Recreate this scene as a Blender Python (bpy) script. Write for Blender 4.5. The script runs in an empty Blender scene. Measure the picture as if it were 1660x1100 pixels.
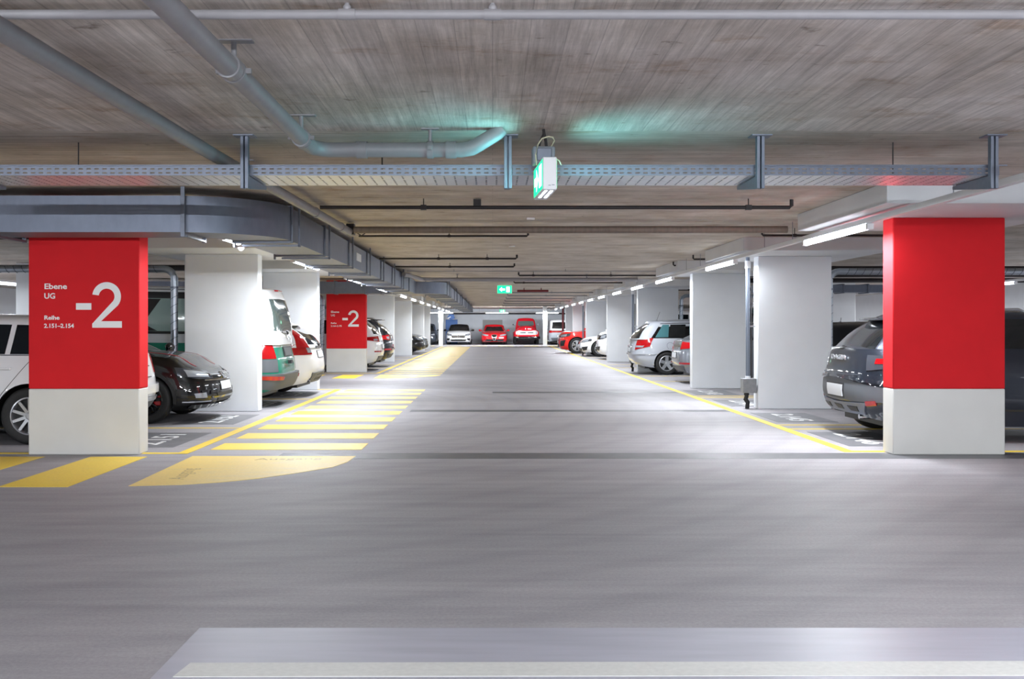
import bpy, bmesh, math, random
import numpy as np
from mathutils import Vector, Matrix
random.seed(7)
R = math.radians
C = bpy.context.scene.collection
scene = bpy.context.scene

# ------------------------------------------------------------------ camera
EYE = 1.34
cam_data = bpy.data.cameras.new('camera')
cam = bpy.data.objects.new('camera', cam_data)
C.objects.link(cam)
cam.location = (0.0, 0.0, EYE)
cam.rotation_euler = (R(90), 0, 0)
cam_data.sensor_fit = 'HORIZONTAL'
cam_data.sensor_width = 36.0
cam_data.lens = 36.0 * 1600 / 1660
cam_data.shift_x = 31.5 / 1660
cam_data.shift_y = -21.7 / 1660
cam_data.clip_start = 0.05
cam_data.clip_end = 300
scene.camera = cam

# ------------------------------------------------------------------ world, exposure
world = bpy.data.worlds.new('garage_air')
scene.world = world
world.use_nodes = True
world.node_tree.nodes['Background'].inputs['Color'].default_value = (0.75, 0.8, 0.9, 1)
world.node_tree.nodes['Background'].inputs['Strength'].default_value = 0.05
scene.view_settings.view_transform = 'Standard'
scene.view_settings.look = 'None'
scene.view_settings.gamma = 1.0
scene.view_settings.use_curve_mapping = False
scene.view_settings.exposure = 0.75
scene.cycles.max_bounces = 9
scene.cycles.diffuse_bounces = 6
scene.cycles.glossy_bounces = 4
scene.cycles.transmission_bounces = 4
scene.cycles.sample_clamp_indirect = 6.0
scene.cycles.use_denoising = True
LAMP = 5.0            # glow of every lit tube
POWER = 46.0          # watts per metre of tube lamp
THROW = 14            # tilt of the lamp optics towards the driving lane

# ------------------------------------------------------------------ materials
def lin(c):
    return tuple(((v / 255) / 12.92 if v <= 10 else (((v / 255) + .055) / 1.055) ** 2.4) for v in c)

def mat(name, rgb, rough=.5, metal=0.0, coat=0.0, emis=0.0, spec=.5, noise=0.0, nscale=6.0, bump=0.0, stretch=(1, 1, 1)):
    m = bpy.data.materials.new(name)
    m.use_nodes = True
    nt = m.node_tree
    b = nt.nodes['Principled BSDF']
    col = lin(rgb) + (1,)
    b.inputs['Base Color'].default_value = col
    b.inputs['Roughness'].default_value = rough
    b.inputs['Metallic'].default_value = metal
    b.inputs['Specular IOR Level'].default_value = spec
    b.inputs['Coat Weight'].default_value = coat
    b.inputs['Coat Roughness'].default_value = .04
    if emis:
        b.inputs['Emission Color'].default_value = col
        b.inputs['Emission Strength'].default_value = emis
    if noise or bump:
        tc = nt.nodes.new('ShaderNodeTexCoord')
        mp = nt.nodes.new('ShaderNodeMapping')
        mp.inputs['Scale'].default_value = stretch
        nz = nt.nodes.new('ShaderNodeTexNoise')
        nz.inputs['Scale'].default_value = nscale
        nz.inputs['Detail'].default_value = 6
        nt.links.new(tc.outputs['Object'], mp.inputs['Vector'])
        nt.links.new(mp.outputs['Vector'], nz.inputs['Vector'])
        if noise:
            r = nt.nodes.new('ShaderNodeValToRGB')
            r.color_ramp.elements[0].position = .3
            r.color_ramp.elements[1].position = .7
            r.color_ramp.elements[0].color = tuple(max(0, v * (1 - noise)) for v in col[:3]) + (1,)
            r.color_ramp.elements[1].color = tuple(min(1, v * (1 + noise)) for v in col[:3]) + (1,)
            nt.links.new(nz.outputs['Fac'], r.inputs['Fac'])
            nt.links.new(r.outputs['Color'], b.inputs['Base Color'])
        if bump:
            bp = nt.nodes.new('ShaderNodeBump')
            bp.inputs['Strength'].default_value = bump
            bp.inputs['Distance'].default_value = .02
            nt.links.new(nz.outputs['Fac'], bp.inputs['Height'])
            nt.links.new(bp.outputs['Normal'], b.inputs['Normal'])
    return m

def mix_rgb(nt, kind, fac, a, b):
    n = nt.nodes.new('ShaderNodeMix')
    n.data_type = 'RGBA'
    n.blend_type = kind
    for sock, v in ((n.inputs[0], fac), (n.inputs[6], a), (n.inputs[7], b)):
        if isinstance(v, bpy.types.NodeSocket):
            nt.links.new(v, sock)
        else:
            sock.default_value = v if not isinstance(v, tuple) else (v + (1,) if len(v) == 3 else v)
    return n.outputs[2]

def noise_ramp(nt, vec, scale, lo, hi, c0=(0, 0, 0), c1=(1, 1, 1), detail=5, rough=.55, dist=0):
    nz = nt.nodes.new('ShaderNodeTexNoise')
    nz.inputs['Scale'].default_value = scale
    nz.inputs['Detail'].default_value = detail
    nz.inputs['Roughness'].default_value = rough
    nz.inputs['Distortion'].default_value = dist
    nt.links.new(vec, nz.inputs['Vector'])
    r = nt.nodes.new('ShaderNodeValToRGB')
    r.color_ramp.elements[0].position = lo
    r.color_ramp.elements[1].position = hi
    r.color_ramp.elements[0].color = c0 + (1,)
    r.color_ramp.elements[1].color = c1 + (1,)
    nt.links.new(nz.outputs['Fac'], r.inputs['Fac'])
    return r.outputs['Color']

def mapped(nt, scale=(1, 1, 1), rot=(0, 0, 0)):
    tc = nt.nodes.new('ShaderNodeTexCoord')
    mp = nt.nodes.new('ShaderNodeMapping')
    mp.inputs['Scale'].default_value = scale
    mp.inputs['Rotation'].default_value = rot
    nt.links.new(tc.outputs['Object'], mp.inputs['Vector'])
    return mp.outputs['Vector']

def board_concrete(name, along_y, width, base, base2):
    """shuttered concrete: board seams, grain along the boards, blotches and rust spots"""
    m = bpy.data.materials.new(name)
    m.use_nodes = True
    nt = m.node_tree
    b = nt.nodes['Principled BSDF']
    b.inputs['Roughness'].default_value = .75
    rot = (0, 0, R(90)) if along_y else (0, 0, 0)
    v = mapped(nt, (1, 1, 1), rot)
    br = nt.nodes.new('ShaderNodeTexBrick')
    br.offset = .37
    br.inputs['Color1'].default_value = lin(base) + (1,)
    br.inputs['Color2'].default_value = lin(base2) + (1,)
    br.inputs['Mortar'].default_value = lin(tuple(int(c * .86) for c in base)) + (1,)
    br.inputs['Scale'].default_value = 1
    br.inputs['Mortar Size'].default_value = .004
    br.inputs['Mortar Smooth'].default_value = .6
    br.inputs['Brick Width'].default_value = 4.2
    br.inputs['Row Height'].default_value = width
    nt.links.new(v, br.inputs['Vector'])
    grain = noise_ramp(nt, mapped(nt, (26, 1.0, 1) if along_y else (1.0, 26, 1)), 1.3, .33, .68, (.55, .54, .53), (1.2, 1.2, 1.2), 8, .7)
    c = mix_rgb(nt, 'MULTIPLY', .75, br.outputs['Color'], grain)
    blot = noise_ramp(nt, mapped(nt, (1, 1, 1)), 1.1, .36, .64, (.66, .62, .57), (1.12, 1.13, 1.16), 8, .68)
    c = mix_rgb(nt, 'MULTIPLY', .8, c, blot)
    rust = noise_ramp(nt, mapped(nt, (.8, 1.6, 1)), 2.1, .55, .68, (0, 0, 0), (1, 1, 1), 8, .72)
    c = mix_rgb(nt, 'MIX', rust, c, mix_rgb(nt, 'MULTIPLY', .5, c, lin((190, 150, 100))))
    spots = noise_ramp(nt, mapped(nt, (1.0, 1.7, 1) if along_y else (1.0, 2.5, 1)), 4.2, .64, .72, (0, 0, 0), (1, 1, 1), 6, .65)
    c = mix_rgb(nt, 'MIX', spots, c, mix_rgb(nt, 'MULTIPLY', .7, c, lin((120, 95, 70))))
    nt.links.new(c, b.inputs['Base Color'])
    bp = nt.nodes.new('ShaderNodeBump')
    bp.inputs['Strength'].default_value = .25
    bp.inputs['Distance'].default_value = .01
    nt.links.new(grain, bp.inputs['Height'])
    nt.links.new(bp.outputs['Normal'], b.inputs['Normal'])
    return m

def floor_material():
    m = bpy.data.materials.new('sealed_concrete')
    m.use_nodes = True
    nt = m.node_tree
    b = nt.nodes['Principled BSDF']
    fine = noise_ramp(nt, mapped(nt), 55, .32, .68, (.80, .80, .80), (1.14, 1.14, 1.14), 9, .8)
    big = noise_ramp(nt, mapped(nt, (.5, 1.3, 1)), .7, .3, .7, (.80, .80, .81), (1.10, 1.09, 1.08), 6, .6)
    streak = noise_ramp(nt, mapped(nt, (.35, 5.5, 1), (0, 0, R(4))), 1.1, .35, .66, (.82, .82, .83), (1.07, 1.07, 1.07), 9, .7, .4)
    c = mix_rgb(nt, 'MULTIPLY', 1.0, lin((163, 160, 164)), fine)
    c = mix_rgb(nt, 'MULTIPLY', .75, c, big)
    c = mix_rgb(nt, 'MULTIPLY', .8, c, streak)
    # arcs left by tyres turning into the cross aisle
    wv = nt.nodes.new('ShaderNodeTexWave')
    wv.wave_type = 'RINGS'
    wv.rings_direction = 'Z'
    wv.inputs['Scale'].default_value = .55
    wv.inputs['Distortion'].default_value = 3.0
    wv.inputs['Detail'].default_value = 4
    wv.inputs['Detail Scale'].default_value = .6
    mp = nt.nodes.new('ShaderNodeMapping')
    tc = nt.nodes.new('ShaderNodeTexCoord')
    mp.inputs['Location'].default_value = (7.5, -16.5, 0)
    nt.links.new(tc.outputs['Object'], mp.inputs['Vector'])
    nt.links.new(mp.outputs['Vector'], wv.inputs['Vector'])
    r = nt.nodes.new('ShaderNodeValToRGB')
    r.color_ramp.elements[0].position = 0
    r.color_ramp.elements[1].position = .35
    r.color_ramp.elements[0].color = (.90, .90, .905, 1)
    r.color_ramp.elements[1].color = (1, 1, 1, 1)
    nt.links.new(wv.outputs['Fac'], r.inputs['Fac'])
    c = mix_rgb(nt, 'MULTIPLY', .7, c, r.outputs['Color'])
    nt.links.new(c, b.inputs['Base Color'])
    b.inputs['Roughness'].default_value = .6
    b.inputs['Specular IOR Level'].default_value = .3
    bp = nt.nodes.new('ShaderNodeBump')
    bp.inputs['Strength'].default_value = .08
    bp.inputs['Distance'].default_value = .01
    nt.links.new(fine, bp.inputs['Height'])
    nt.links.new(bp.outputs['Normal'], b.inputs['Normal'])
    return m

def worn_paint(name, rgb, worn, amount=.5):
    """floor paint, rubbed through to the concrete in patches"""
    m = bpy.data.materials.new(name)
    m.use_nodes = True
    nt = m.node_tree
    b = nt.nodes['Principled BSDF']
    b.inputs['Roughness'].default_value = .5
    w = noise_ramp(nt, mapped(nt, (1, 4, 1)), 2.2, .62 - .2 * amount, .80, (0, 0, 0), (amount, amount, amount), 8, .7)
    g = noise_ramp(nt, mapped(nt), 40, .3, .7, (.93, .93, .93), (1.05, 1.05, 1.05))
    c = mix_rgb(nt, 'MIX', w, lin(rgb), lin(worn))
    c = mix_rgb(nt, 'MULTIPLY', 1, c, g)
    nt.links.new(c, b.inputs['Base Color'])
    return m

def painted(name, rgb, rough=.3, metal=0.0, coat=1.0):
    m = mat(name, rgb, rough, metal, coat, spec=.15)
    m.node_tree.nodes['Principled BSDF'].inputs['Coat Roughness'].default_value = .015
    return m

M = dict(
    floor=floor_material(),
    ceil_near=board_concrete('concrete_boards_lengthwise', True, .17, (217, 208, 200), (202, 194, 188)),
    ceil_far=board_concrete('concrete_boards_crosswise', False, .11, (210, 201, 190), (194, 187, 178)),
    white=mat('white_wall_paint', (226, 229, 233), .55, noise=.02, nscale=3, bump=.15),
    red=mat('red_wall_paint', (210, 30, 38), .7, spec=.2, noise=.04, nscale=4, bump=.08),
    base=mat('pale_grey_wall_paint', (214, 213, 210), .5, noise=.03, nscale=3, bump=.12),
    capital=mat('white_ceiling_paint', (216, 218, 222), .6, noise=.04, nscale=2, bump=.15),
    letter=mat('white_lettering', (236, 236, 238), .5),
    wall=mat('grey_wall_paint', (196, 201, 208), .6, noise=.05, nscale=2, bump=.1),
    yellow=worn_paint('yellow_floor_paint', (240, 206, 66), (204, 188, 130), .4),
    yellow_pale=worn_paint('rubbed_yellow_floor_paint', (236, 205, 112), (200, 190, 158), .55),
    white_paint=worn_paint('white_floor_paint', (206, 206, 203), (176, 176, 176), .4),
    dark_strip=mat('dark_floor_joint', (92, 92, 96), .5, noise=.10, nscale=5),
    patch=mat('blue_grey_floor_patch', (166, 166, 178), .42, noise=.08, nscale=3, stretch=(.5, 4, 1)),
    bay_dark=mat('dark_bay_patch', (112, 112, 116), .5, noise=.12, nscale=6),
    galv=mat('galvanised_sheet', (122, 129, 145), .5, .75, noise=.06, nscale=7, stretch=(2, 2, 1)),
    galv_bright=mat('bright_galvanised_sheet', (214, 219, 226), .36, .6, noise=.06, nscale=14),
    steel=mat('zinc_channel_steel', (116, 122, 136), .45, .45, noise=.08, nscale=20),
    pipe_grey=mat('grey_pipe', (138, 138, 142), .5, .1, noise=.06, nscale=12),
    pipe_white=mat('pale_grey_pipe', (150, 148, 152), .45, noise=.04, nscale=10),
    pipe_dark=mat('dark_steel_pipe', (46, 42, 44), .5, .2, noise=.12, nscale=10),
    pipe_brown=mat('brown_grey_pipe', (122, 110, 100), .55, noise=.14, nscale=6, stretch=(4, 1, 1)),
    pipe_blue=mat('blue_grey_downpipe', (112, 120, 134), .35, .3),
    pipe_red=mat('dark_red_pipe', (112, 26, 34), .45),
    spiral=mat('spiral_duct_zinc', (168, 176, 186), .3, .8, noise=.06, nscale=12),
    seam=mat('duct_seam', (78, 84, 94), .45, .6),
    plastic=mat('white_plastic', (228, 229, 232), .45),
    plastic_grey=mat('grey_plastic', (136, 142, 152), .5),
    box_grey=mat('grey_metal_box', (128, 130, 134), .55, noise=.12, nscale=16),
    rubber=mat('black_rubber', (24, 24, 25), .65, noise=.2, nscale=30),
    black=mat('black_trim', (20, 20, 22), .5),
    gloss_black=painted('gloss_black_trim', (12, 12, 14), .12),
    chrome=mat('chrome', (225, 228, 232), .12, 1.0),
    alloy=mat('silver_alloy', (196, 199, 204), .28, .75),
    alloy_dark=mat('dark_alloy', (58, 60, 64), .3, .6),
    glass=mat('dark_car_glass', (16, 21, 24), .06, 0, 1.0),
    glass_teal=mat('teal_car_glass', (66, 112, 118), .06, 0, 1.0),
    glass_van=mat('van_side_glass', (150, 172, 166), .08, 0, 1.0),  # opaque; pale tone paints in the lit interior seen through
    glass_pale=mat('pale_car_glass', (84, 98, 96), .08, 0, 1.0),
    lamp_red=mat('red_lamp_glass', (158, 10, 18), .12, 0, 1.0),
    lamp_clear=mat('clear_lamp_glass', (172, 178, 186), .08, .4, 1.0),
    lamp_smoke=mat('smoked_lamp_glass', (66, 70, 78), .08, .2, 1.0),
    plate=mat('pale_number_plate', (205, 208, 212), .4),
    grey_trim=mat('grey_bumper_plastic', (84, 88, 94), .55),
    amber=mat('amber_reflector', (230, 120, 30), .2),
    blue=mat('blue_paint', (40, 98, 172), .45),
    door_grey=mat('grey_door_paint', (128, 128, 128), .5),
    cable=mat('pale_cable', (206, 204, 176), .5),
    tube=mat('lit_tube', (238, 246, 255), .4, emis=LAMP),
    green=mat('green_sign_face', (10, 200, 128), .4, emis=1.5),
    sign_white=mat('white_sign_face', (215, 255, 240), .4, emis=2.6),
    downlight=mat('lit_slit', (235, 242, 255), .4, emis=5),
    curtain=mat('dark_curtain', (40, 36, 36), .8, noise=.3, nscale=30, stretch=(8, 8, .4)),
)

# ------------------------------------------------------------------ mesh helpers
class MB:
    """collects shapes for ONE mesh object"""
    def __init__(s):
        s.v, s.f = [], []
    def add(s, vs, fs):
        o = len(s.v)
        s.v += [tuple(map(float, p)) for p in vs]
        s.f += [tuple(i + o for i in f) for f in fs]
        return s
    def box(s, x0, x1, y0, y1, z0, z1):
        return s.add([(x0, y0, z0), (x1, y0, z0), (x1, y1, z0), (x0, y1, z0), (x0, y0, z1), (x1, y0, z1), (x1, y1, z1), (x0, y1, z1)],
                     [(0, 3, 2, 1), (4, 5, 6, 7), (0, 1, 5, 4), (1, 2, 6, 5), (2, 3, 7, 6), (3, 0, 4, 7)])
    def prism(s, poly, a0, a1, axis='z'):
        """extrude a 2-D polygon: axis z -> (x,y), axis y -> (x,z), axis x -> (y,z)"""
        def P(p, a):
            return {'z': (p[0], p[1], a), 'y': (p[0], a, p[1]), 'x': (a, p[0], p[1])}[axis]
        n = len(poly)
        vs = [P(p, a0) for p in poly] + [P(p, a1) for p in poly]
        fs = [tuple(range(n - 1, -1, -1)), tuple(range(n, 2 * n))]
        fs += [(i, (i + 1) % n, (i + 1) % n + n, i + n) for i in range(n)]
        return s.add(vs, fs)
    def sweep(s, pts, prof, up=(0, 0, 1), caps=True):
        """sweep a closed profile [(side, up)] along points"""
        pts = [Vector(p) for p in pts]
        n = len(prof)
        vs, fs = [], []
        for i, p in enumerate(pts):
            a = pts[max(0, i - 1)]
            b = pts[min(len(pts) - 1, i + 1)]
            t = (b - a).normalized()
            if 0 < i < len(pts) - 1:
                t1 = (p - a).normalized()
                k = 1 / max(.35, t.dot(t1))
            else:
                k = 1
            u = Vector(up)
            if abs(t.dot(u)) > .95:
                u = Vector((0, 1, 0)) if abs(t.y) < .9 else Vector((1, 0, 0))
            side = t.cross(u).normalized()
            u2 = side.cross(t).normalized()
            bend = (pts[min(len(pts) - 1, i + 1)] - 2 * p + a)
            for q in prof:
                w = side * q[0] + u2 * q[1]
                if k > 1.001 and bend.length > 1e-6:
                    bd = bend.normalized()
                    w = w + bd * (w.dot(bd)) * (k - 1)
                vs.append(p + w)
        for i in range(len(pts) - 1):
            for j in range(n):
                fs.append((i * n + j, i * n + (j + 1) % n, (i + 1) * n + (j + 1) % n, (i + 1) * n + j))
        if caps:
            fs += [tuple(range(n - 1, -1, -1)), tuple((len(pts) - 1) * n + j for j in range(n))]
        return s.add(vs, fs)
    def tube(s, pts, r, n=14):
        return s.sweep(pts, [(r * math.cos(2 * math.pi * k / n), r * math.sin(2 * math.pi * k / n)) for k in range(n)])
    def lathe(s, prof, c, axis='z', n=28):
        """prof: [(radius, along axis)]; closed at radius 0 ends if given"""
        vs, fs = [], []
        for (r, h) in prof:
            for k in range(n):
                a = 2 * math.pi * k / n
                u, v = r * math.cos(a), r * math.sin(a)
                p = {'z': (u, v, h), 'y': (u, h, v), 'x': (h, u, v)}[axis]
                vs.append((p[0] + c[0], p[1] + c[1], p[2] + c[2]))
        m = len(prof)
        for i in range(m - 1):
            for k in range(n):
                fs.append((i * n + k, i * n + (k + 1) % n, (i + 1) * n + (k + 1) % n, (i + 1) * n + k))
        fs += [tuple(range(n)), tuple((m - 1) * n + k for k in range(n))]
        return s.add(vs, fs)
    def ball(s, c, r, n=12, m=8):
        vs, fs = [], []
        for i in range(m + 1):
            t = math.pi * i / m
            for k in range(n):
                a = 2 * math.pi * k / n
                vs.append((c[0] + r[0] * math.sin(t) * math.cos(a), c[1] + r[1] * math.sin(t) * math.sin(a), c[2] + r[2] * math.cos(t)))
        for i in range(m):
            for k in range(n):
                fs.append((i * n + k, i * n + (k + 1) % n, (i + 1) * n + (k + 1) % n, (i + 1) * n + k))
        return s.add(vs, fs)
    def build(s, name, m, parent=None, smooth=True, bevel=0, angle=38):
        me = bpy.data.meshes.new(name)
        me.from_pydata(s.v, [], s.f)
        bm = bmesh.new()
        bm.from_mesh(me)
        bmesh.ops.remove_doubles(bm, verts=bm.verts, dist=1e-5)
        bmesh.ops.recalc_face_normals(bm, faces=bm.faces)
        if smooth:
            ca = math.cos(R(angle))
            for f in bm.faces:
                f.smooth = True
            for e in bm.edges:
                if len(e.link_faces) == 2 and e.link_faces[0].normal.dot(e.link_faces[1].normal) < ca:
                    e.smooth = False
        bm.to_mesh(me)
        bm.free()
        for x in (m if isinstance(m, (list, tuple)) else [m]):
            me.materials.append(x)
        o = bpy.data.objects.new(name, me)
        C.objects.link(o)
        o.parent = parent
        if bevel:
            b = o.modifiers.new('bevel', 'BEVEL')
            b.width = bevel
            b.segments = 2
            b.limit_method = 'ANGLE'
        return o

def tag(o, label, cat, group=None):
    o['label'] = label
    o['category'] = cat
    if group:
        o['group'] = group
    return o

def thing(name, label, cat, loc=(0, 0, 0), rz=0, group=None):
    o = bpy.data.objects.new(name, None)
    o.empty_display_size = .1
    C.objects.link(o)
    o.location = loc
    o.rotation_euler = (0, 0, rz)
    return tag(o, label, cat, group)

def struct(o):
    o['kind'] = 'structure'
    return o

def arc(c, r, a0, a1, n, plane='xy', z=0):
    out = []
    for k in range(n + 1):
        a = R(a0 + (a1 - a0) * k / n)
        u, v = c[0] + r * math.cos(a), c[1] + r * math.sin(a)
        out.append((u, v, z) if plane == 'xy' else (u, z, v) if plane == 'xz' else (z, u, v))
    return out

def text_mesh(body, size, m, parent, name, mw, bold=.0, depth=.004, align='LEFT', width=None):
    """flat lettering turned into a mesh; mw places the local x/y plane"""
    cu = bpy.data.curves.new(name, 'FONT')
    cu.body = body
    cu.size = size
    cu.extrude = depth
    cu.offset = bold
    cu.align_x = align
    cu.resolution_u = 3
    t = bpy.data.objects.new(name, cu)
    C.objects.link(t)
    dg = bpy.context.evaluated_depsgraph_get()
    dg.update()
    me = bpy.data.meshes.new_from_object(t.evaluated_get(dg))
    bpy.data.objects.remove(t)
    xs = [v.co.x for v in me.vertices]
    if width and xs:
        k = width / (max(xs) - min(xs))
        for v in me.vertices:
            v.co.x *= k
    me.transform(mw)
    me.materials.clear()
    me.materials.append(m)
    o = bpy.data.objects.new(name, me)
    C.objects.link(o)
    o.parent = parent
    return o
# ------------------------------------------------------------------ the setting
CEIL = 2.67
X0, X1, Y0, Y1 = -17.0, 16.0, -13.0, 76.2
floor = struct(MB().box(X0, X1, Y0, Y1, -.2, 0).build('floor', M['floor'], smooth=False))
cm = MB().box(X0, X1, Y0, 6.73, CEIL, CEIL + .2)
cm.box(X0, X1, 6.73, Y1, CEIL, CEIL + .2)
ceiling = struct(cm.build('ceiling', [M['ceil_near'], M['ceil_far']], smooth=False))
for p in ceiling.data.polygons:
    p.material_index = 0 if p.center.y < 6.7 else 1
struct(MB().box(X0 - .2, X0, Y0, Y1, 0, CEIL).build('wall_left', M['white'], smooth=False))
struct(MB().box(X1, X1 + .2, Y0, Y1, 0, CEIL).build('wall_right', M['white'], smooth=False))
struct(MB().box(X0, X1, Y0 - .2, Y0, 0, CEIL).build('wall_front', M['wall'], smooth=False))
struct(MB().box(X0, X1, Y1, Y1 + .2, 0, CEIL).build('wall_back', M['wall'], smooth=False))
d = struct(MB().box(-.76, .76, Y1 - .06, Y1, 0, 1.82).build('door_1', M['door_grey'], smooth=False))
MB().box(-.82, -.76, Y1 - .08, Y1, 0, 1.88).box(.76, .82, Y1 - .08, Y1, 0, 1.88).box(-.76, .76, Y1 - .08, Y1, 1.82, 1.88).build('door_frame', M['wall'], d)
d = struct(MB().box(-3.62, -2.7, Y1 - .06, Y1, 0, 1.84).build('door_2', M['blue'], smooth=False))
MB().box(-2.86, -2.8, Y1 - .12, Y1 - .06, .95, 1.0).build('door_handle', M['alloy'], d)

# --- floor paint: flat layers that belong to the floor
M['worn_letter'] = mat('worn_grey_lettering', (186, 160, 96), .5)
def flat(name, poly, m, z=.003):
    return MB().prism(poly, -.001, z, 'z').build(name, m, floor, smooth=False)
def rect(name, x0, x1, y0, y1, m, z=.003):
    return flat(name, [(x0, y0), (x1, y0), (x1, y1), (x0, y1)], m, z)

rect('repair_patch', -1.30, 9, 3.1, 4.38, M['patch'], .002)
flat('white_line', [(-1.22, 3.765), (6, 3.80), (6, 3.965), (-1.20, 3.92)], M['white_paint'], .004)
rect('floor_joint', -2.21, 9, 9.98, 10.42, M['dark_strip'], .0015)
rect('floor_joint', -1.30, 3.72, 15.45, 15.80, M['dark_strip'], .0015)
rect('floor_joint', .0, 3.72, 19.75, 20.15, M['dark_strip'], .0015)

def walkway(y, n):
    """crossing patch with a rounded corner, then bars up the aisle, and bars across the bays' end"""
    q = [(-3.09, 10.17), (-1.41, 10.17), (-1.43, 9.72), (-1.52, 9.37), (-1.78, 9.0), (-2.06, 8.67), (-2.34, 8.46), (-2.63, 8.33), (-3.05, 8.27)]
    flat('walkway_patch', [(a, b + y) for a, b in q][::-1], M['yellow_pale'])
    for k in range(n):
        yy = 10.70 + y + 1.066 * k
        rect('walkway_bar', -3.06, -1.42, yy, yy + .58, M['yellow_pale'] if (k > 4 or y) else M['yellow'])
    for x in (-4.12, -5.17, -6.22, -7.27):
        rect('walkway_bar', x, x + .58, 8.22 + y, 10.12 + y, M['yellow'])
walkway(0, 10)
walkway(17.05, 34)
for k, (px, py, ang, body) in enumerate([(-2.70, 8.62, 97, 'Ausgang'), (-2.38, 9.86, 4, 'Ausgang')]):
    mw = Matrix.Translation((px, py, .0032)) @ Matrix.Rotation(R(ang), 4, 'Z')
    text_mesh(body, .2, M['worn_letter'], floor, 'worn_lettering', mw, depth=.0006)

def bline(x0, x1, y, w=.07):
    rect('bay_line', x0, x1, y - w / 2, y + w / 2, M['yellow'])
rect('bay_line', -3.32, -3.20, 10.35, 20.75, M['yellow'], .0032)
rect('bay_line', -3.32, -3.20, 28.0, 65.0, M['yellow'], .0032)
bline(-8.9, -3.2, 10.40, .10)
for y in (12.98, 18.1):
    bline(-8.9, -3.26, y)
bline(-8.9, -3.2, 20.85, .10)
bline(-8.9, -3.2, 28.0, .10)
for y in (31.5, 34.1, 39.6, 42.2, 47.6, 50.2, 55.5):
    bline(-8.9, -3.26, y)
rect('bay_line', 3.74, 3.86, 10.50, 65.0, M['yellow'], .0032)
bline(3.74, 9.5, 10.55, .11)
for y in (12.86, 13.38, 18.5, 18.9, 23.9, 26.5, 31.7, 34.3, 39.5, 42.2, 47.6, 50.2, 55.3):
    bline(3.86, 9.5, y)
for x in (-4.4, -2.6, -.9, .9, 2.6, 4.2):
    rect('bay_line', x - .5, x + .5, 66.3, 66.8, M['yellow'])

M['number_paint'] = worn_paint('white_number_paint', (235, 235, 235), (130, 130, 132), .8)
def bay_number(body, x, y, side):
    """stencilled number on a dark square, read from the aisle"""
    s = -1 if side == 'l' else 1
    rect('bay_number_patch', x - .42, x + .42, y - .75, y + .75, M['bay_dark'], .0022)
    rot = R(90) if s < 0 else R(-90)
    mw = Matrix.Translation((x + (.16 if s < 0 else -.16), y - .55 if s < 0 else y + .55, .0035)) @ Matrix.Rotation(rot, 4, 'Z')
    text_mesh(body, .44, M['number_paint'], floor, 'bay_number', mw, bold=.006, depth=.0006, width=1.1)
for k, y in enumerate((11.65, 14.2, 16.9, 19.5)):
    bay_number('2.15%d' % (1 + k), -3.95, y, 'l')
for k, y in enumerate((11.75, 14.5, 17.2, 19.9)):
    bay_number('2.14%d' % (6 - k), 4.4, y, 'r')

# ------------------------------------------------------------------ pillars
ORD = ['first', 'second', 'third', 'fourth', 'fifth', 'sixth', 'seventh', 'eighth', 'ninth', 'tenth', 'eleventh', 'twelfth', 'thirteenth', 'fourteenth']

def digit_two(x0, z0, w, h, st, y):
    """geometric numeral 2: a round bowl, a straight diagonal and a flat foot"""
    r = w * .485
    cx, cz = x0 + r, z0 + h - r
    out_, in_ = [], []
    a0, a1 = 172, -38
    for k in range(25):
        a = R(a0 + (a1 - a0) * k / 24)
        out_.append((cx + r * math.cos(a), cz + r * math.sin(a)))
        in_.append((cx + (r - st) * math.cos(a), cz + (r - st) * math.sin(a)))
    poly = out_ + [(x0 + st * 1.36, z0 + st), (x0 + w, z0 + st), (x0 + w, z0), (x0, z0), (x0, z0 + st * .62)] + in_[::-1]
    m = MB()
    n = 25
    vs = [(p[0], y, p[1]) for p in out_] + [(p[0], y, p[1]) for p in in_]
    m.add(vs, [(k, k + 1, n + k + 1, n + k) for k in range(n - 1)])
    e_o, e_i = out_[-1], in_[-1]
    m.add([(e_i[0], y, e_i[1]), (e_o[0], y, e_o[1]), (x0 + st * 1.36, y, z0 + st), (x0, y, z0 + st * .62)], [(0, 1, 2, 3)])
    m.add([(x0, y, z0), (x0 + w, y, z0), (x0 + w, y, z0 + st), (x0 + st * 1.36, y, z0 + st), (x0, y, z0 + st * .62)], [(0, 1, 2, 3, 4)])
    return m

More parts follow.
